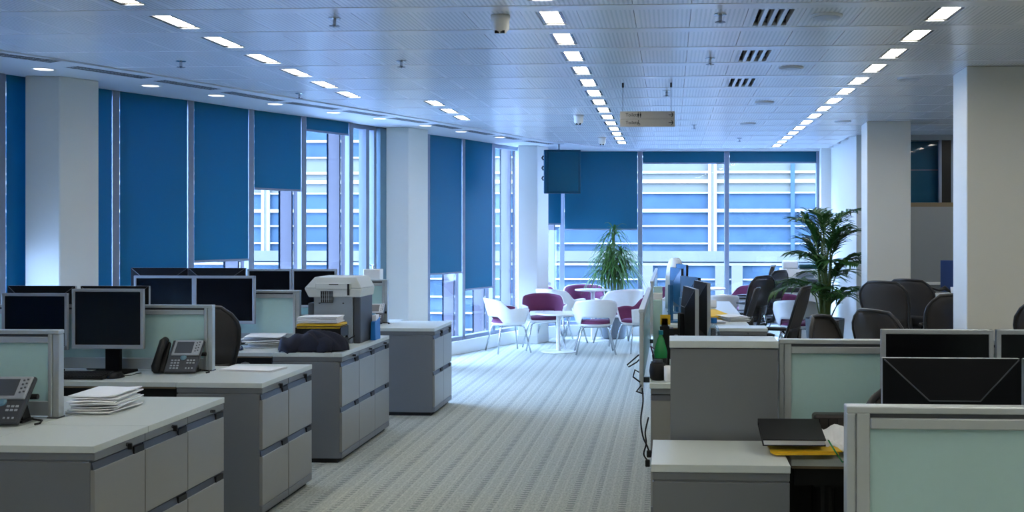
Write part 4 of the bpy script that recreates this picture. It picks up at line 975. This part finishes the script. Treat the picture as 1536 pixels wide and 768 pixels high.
# ------------------------------------------------------------------ hung television and sign
t = T('hanging_television', 'square dark television hung from the ceiling beside white column', 'television', (-1.47, 14.62, 0), 8)
zt, zb = 2.70, 2.10
MB().box(-.27, .235, -.03, .03, zb, zt).build('case', mat('tv_case', rgb(16, 84, 116), .4, spec=.2), t, bevel=.008)
b = MB(); b.box(-.235, .235, -.042, -.030, zb, zb+.035); b.box(-.235, .235, -.042, -.03, zt-.03, zt); b.box(-.235, -.205, -.042, -.03, zb, zt); b.box(.205, .235, -.042, -.03, zb, zt); b.build('bezel', mat('tv_bezel', rgb(12, 72, 98), .35, spec=.2), t, bevel=.003)
MB().box(-.205, .205, -.036, -.03, zb+.035, zt-.03).build('screen', tealscr, t)
MB().box(-.20, .18, .03, .12, zb+.1, zt-.08).build('back_shell', dark, t, bevel=.02)
for q in (zb+.18, zb+.32, zb+.46): MB().tube([(-.275, -.005, q), (-.295, 0, q+.03), (-.275, .005, q+.06)], .010, 6).build('side_knob', dark, t)
MB().tube([(-.06, .05, zt-.1), (-.06, .05, CEIL-.002)], .018, 10).build('ceiling_pole', silver, t); MB().box(-.13, .01, 0, .10, CEIL-.014, CEIL-.002).build('ceiling_plate', silver, t)
def text(body, size, name, parent, loc):
    cu = bpy.data.curves.new(name, 'FONT'); cu.body = body; cu.size = size; cu.extrude = .0004; cu.resolution_u = 3
    ob_ = bpy.data.objects.new(name, cu); COL.objects.link(ob_); dg = bpy.context.evaluated_depsgraph_get(); dg.update()
    me = bpy.data.meshes.new_from_object(ob_.evaluated_get(dg)); bpy.data.objects.remove(ob_)
    me.materials.clear(); me.materials.append(inkm)
    o = bpy.data.objects.new(name, me); COL.objects.link(o); o.parent = parent; o.location = loc; o.rotation_euler = (R(90), 0, 0); o['kind'] = 'stuff'; return o
t = T('toilets_sign', 'grey hanging sign reading Toilets twice with arrows to the right', 'sign', (-.187, 8.68, 2.44), 0)
hw_, h_ = .223, .126
MB().box(-hw_, hw_, 0, .018, h_/2+.001, h_).build('upper_panel', signm, t, bevel=.0015); MB().box(-hw_, hw_, 0, .018, 0, h_/2-.001).build('lower_panel', signm, t, bevel=.0015)
MB().box(-hw_+.004, hw_-.004, .004, .014, .002, h_-.002).build('core', dark, t)
for z in (h_/2+.022, .022):
    text('Toilets', .038, 'lettering', t, (-.178, -.0008, z))
    b = MB(); zc = z+.011; b.box(.172, .205, -.001, 0, zc-.003, zc+.003)
    b.hull8([(.193, -.001, zc+.018), (.201, -.001, zc+.018), (.201, 0, zc+.018), (.193, 0, zc+.018), (.203, -.001, zc-.0), (.211, -.001, zc-.0), (.211, 0, zc-.0), (.203, 0, zc-.0)])
    b.hull8([(.193, -.001, zc-.018), (.201, -.001, zc-.018), (.201, 0, zc-.018), (.193, 0, zc-.018), (.203, -.001, zc), (.211, -.001, zc), (.211, 0, zc), (.203, 0, zc)])
    b.build('arrow', inkm, t)
    MB().box(.158, .1585, -.0006, 0, z-.016, z+.036).build('fine_line', inkm, t)
def disc(b, x, z, r):
    b.bm.faces.new([b.v((x+r*cos(2*pi*k/12), -.001, z+r*sin(2*pi*k/12))) for k in range(12)])
b = MB(); z = h_/2+.012
for x in (-.074, -.056):
    disc(b, x, z+.038, .0042); b.box(x-.006, x+.006, -.001, 0, z+.014, z+.032); b.box(x-.004, x-.0006, -.001, 0, z, z+.015); b.box(x+.0006, x+.004, -.001, 0, z, z+.015)
b.build('person_pictograms', inkm, t)['kind'] = 'stuff'
b = MB(); x, z = -.070, .012
disc(b, x-.002, z+.038, .0042); b.box(x-.0045, x, -.001, 0, z+.014, z+.033); b.box(x-.0045, x+.010, -.001, 0, z+.013, z+.017); b.box(x+.007, x+.010, -.001, 0, z+.002, z+.016)
for k in range(14):
    a = .3+4.6*k/14+1.4; a2 = .3+4.6*(k+1)/14+1.4; q = [(x+.001+.011*cos(a), -.001, z+.010+.011*sin(a)), (x+.001+.011*cos(a2), -.001, z+.010+.011*sin(a2)), (x+.001+.008*cos(a2), -.001, z+.010+.008*sin(a2)), (x+.001+.008*cos(a), -.001, z+.010+.008*sin(a))]
    b.bm.faces.new([b.v(p) for p in q])
b.build('wheelchair_pictogram', inkm, t)['kind'] = 'stuff'
for x in (-.200, .192):
    MB().tube([(x, .009, h_), (x, .009, CEIL-2.44-.02)], .0022, 6).build('suspension_rod', handlem, t); MB().tube([(x, .009, CEIL-2.44-.04), (x, .009, CEIL-2.44-.001)], .008, 8).build('ceiling_fitting', dark, t)

# ------------------------------------------------------------------ copier
t = T('photocopier', 'white office photocopier with dark green lid before the far windows', 'photocopier', (1.86, 15.1, 0), -6)
MB().box(-.30, .30, -.30, .30, .03, .30).build('lower_cabinet', whiteplast, t, bevel=.008)
for z in (.32, .46): MB().box(-.30, .30, -.31, .30, z, z+.125).build('paper_drawer', whiteplast, t, bevel=.008); MB().box(-.10, .10, -.318, -.308, z+.07, z+.09).build('drawer_grip', printerg, t)
MB().box(-.30, .30, -.30, .30, .60, .84).build('engine_body', whiteplast, t, bevel=.01); MB().box(-.27, .20, -.305, -.29, .74, .80).build('output_slot', handlem, t)
MB().box(-.42, -.30, -.22, .18, .66, .70).build('side_tray', printerm, t, bevel=.006)
MB().hull8([(-.33, -.34, .92), (.30, -.34, .92), (.30, .30, .92), (-.33, .30, .92), (-.33, -.30, 1.06), (.30, -.30, 1.06), (.30, .30, 1.06), (-.33, .30, 1.06)]).build('scanner_unit', whiteplast, t, bevel=.008)
MB().box(-.26, .28, -.20, .28, .84, .92).build('neck', printerg, t)
MB().box(-.06, .30, -.28, .26, 1.065, 1.125).build('document_lid', greenlid, t, bevel=.012); MB().box(-.29, -.07, -.24, .22, 1.065, 1.17).build('document_feeder', whiteplast, t, bevel=.015); MB().box(-.10, .14, -.44, -.34, .95, 1.02).build('control_panel', printerg, t, bevel=.006)
for sx in (-.24, .24):
    for sy in (-.24, .24): MB(Matrix.Translation((sx, sy, .018)) @ Matrix.Rotation(R(90), 4, 'Y')).lathe([(.018, -.012), (.018, .012)], 10).build('castor', dark, t)

# ------------------------------------------------------------------ back room at right
desk('cluttered desk in the back room between the right columns', 2.75, 4.4, 11.75, 12.45)
paper_stack('heap of papers on the back room desk, left', (3.02, 12.0, TOP), .32, .26, 9, 15, .04, .009)
paper_stack('heap of papers on the back room desk, right', (3.52, 11.95, TOP), .26, .22, 12, -10, .04, .010)
t = T('black_cable_heap', 'heap of black cables and headset on the back room desk', 'cables', (2.93, 11.93, TOP+.16))
for i in range(4): MB().tube([(-.12+.03*i, -.05, .0), (-.08, .03*i, .05), (.02, -.02*i, .02), (.10, .04, .06-.01*i), (.16, 0, 0)], .012, 6).build('cable', dark, t, smooth=True)
t = T('desk_display', 'blue screen edge rising beside the broad right column', 'monitor', (3.24, 12.25, TOP), -40)
MB().box(-.2, .2, -.01, .02, .14, .50).build('screen', mat('blue_screen_surface', rgb(40, 70, 130), .3), t, bevel=.004); MB().box(-.03, .03, .0, .04, .0, .2).build('neck', dark, t); MB().box(-.1, .1, -.06, .09, 0, .012).build('base', dark, t)  # screen is a plain blue surface without emission
t = T('white_cup', 'white cup standing on papers by the blue screen edge', 'cup', (3.10, 11.85, TOP)); MB().lathe([(.03, .10), (.04, .22), (.036, .22), (.028, .115)], 14).build('cup', whiteplast, t, smooth=True); MB().lathe([(.05, 0), (.05, .10)], 12).build('coaster_stack', printerm, t)
t = T('blue_crate', 'bright blue plastic crate between the right hand mesh chairs', 'crate', (3.10, 11.42, 0), 5)
MB().box(-.17, .17, -.14, .14, 0, .50).build('lower_crate', bluecard, t, bevel=.01); MB().box(-.18, .18, -.15, .15, .505, .80).build('upper_crate', bluecard, t, bevel=.01); MB().box(-.06, .06, -.156, -.149, .70, .74).build('hand_hole', dark, t)
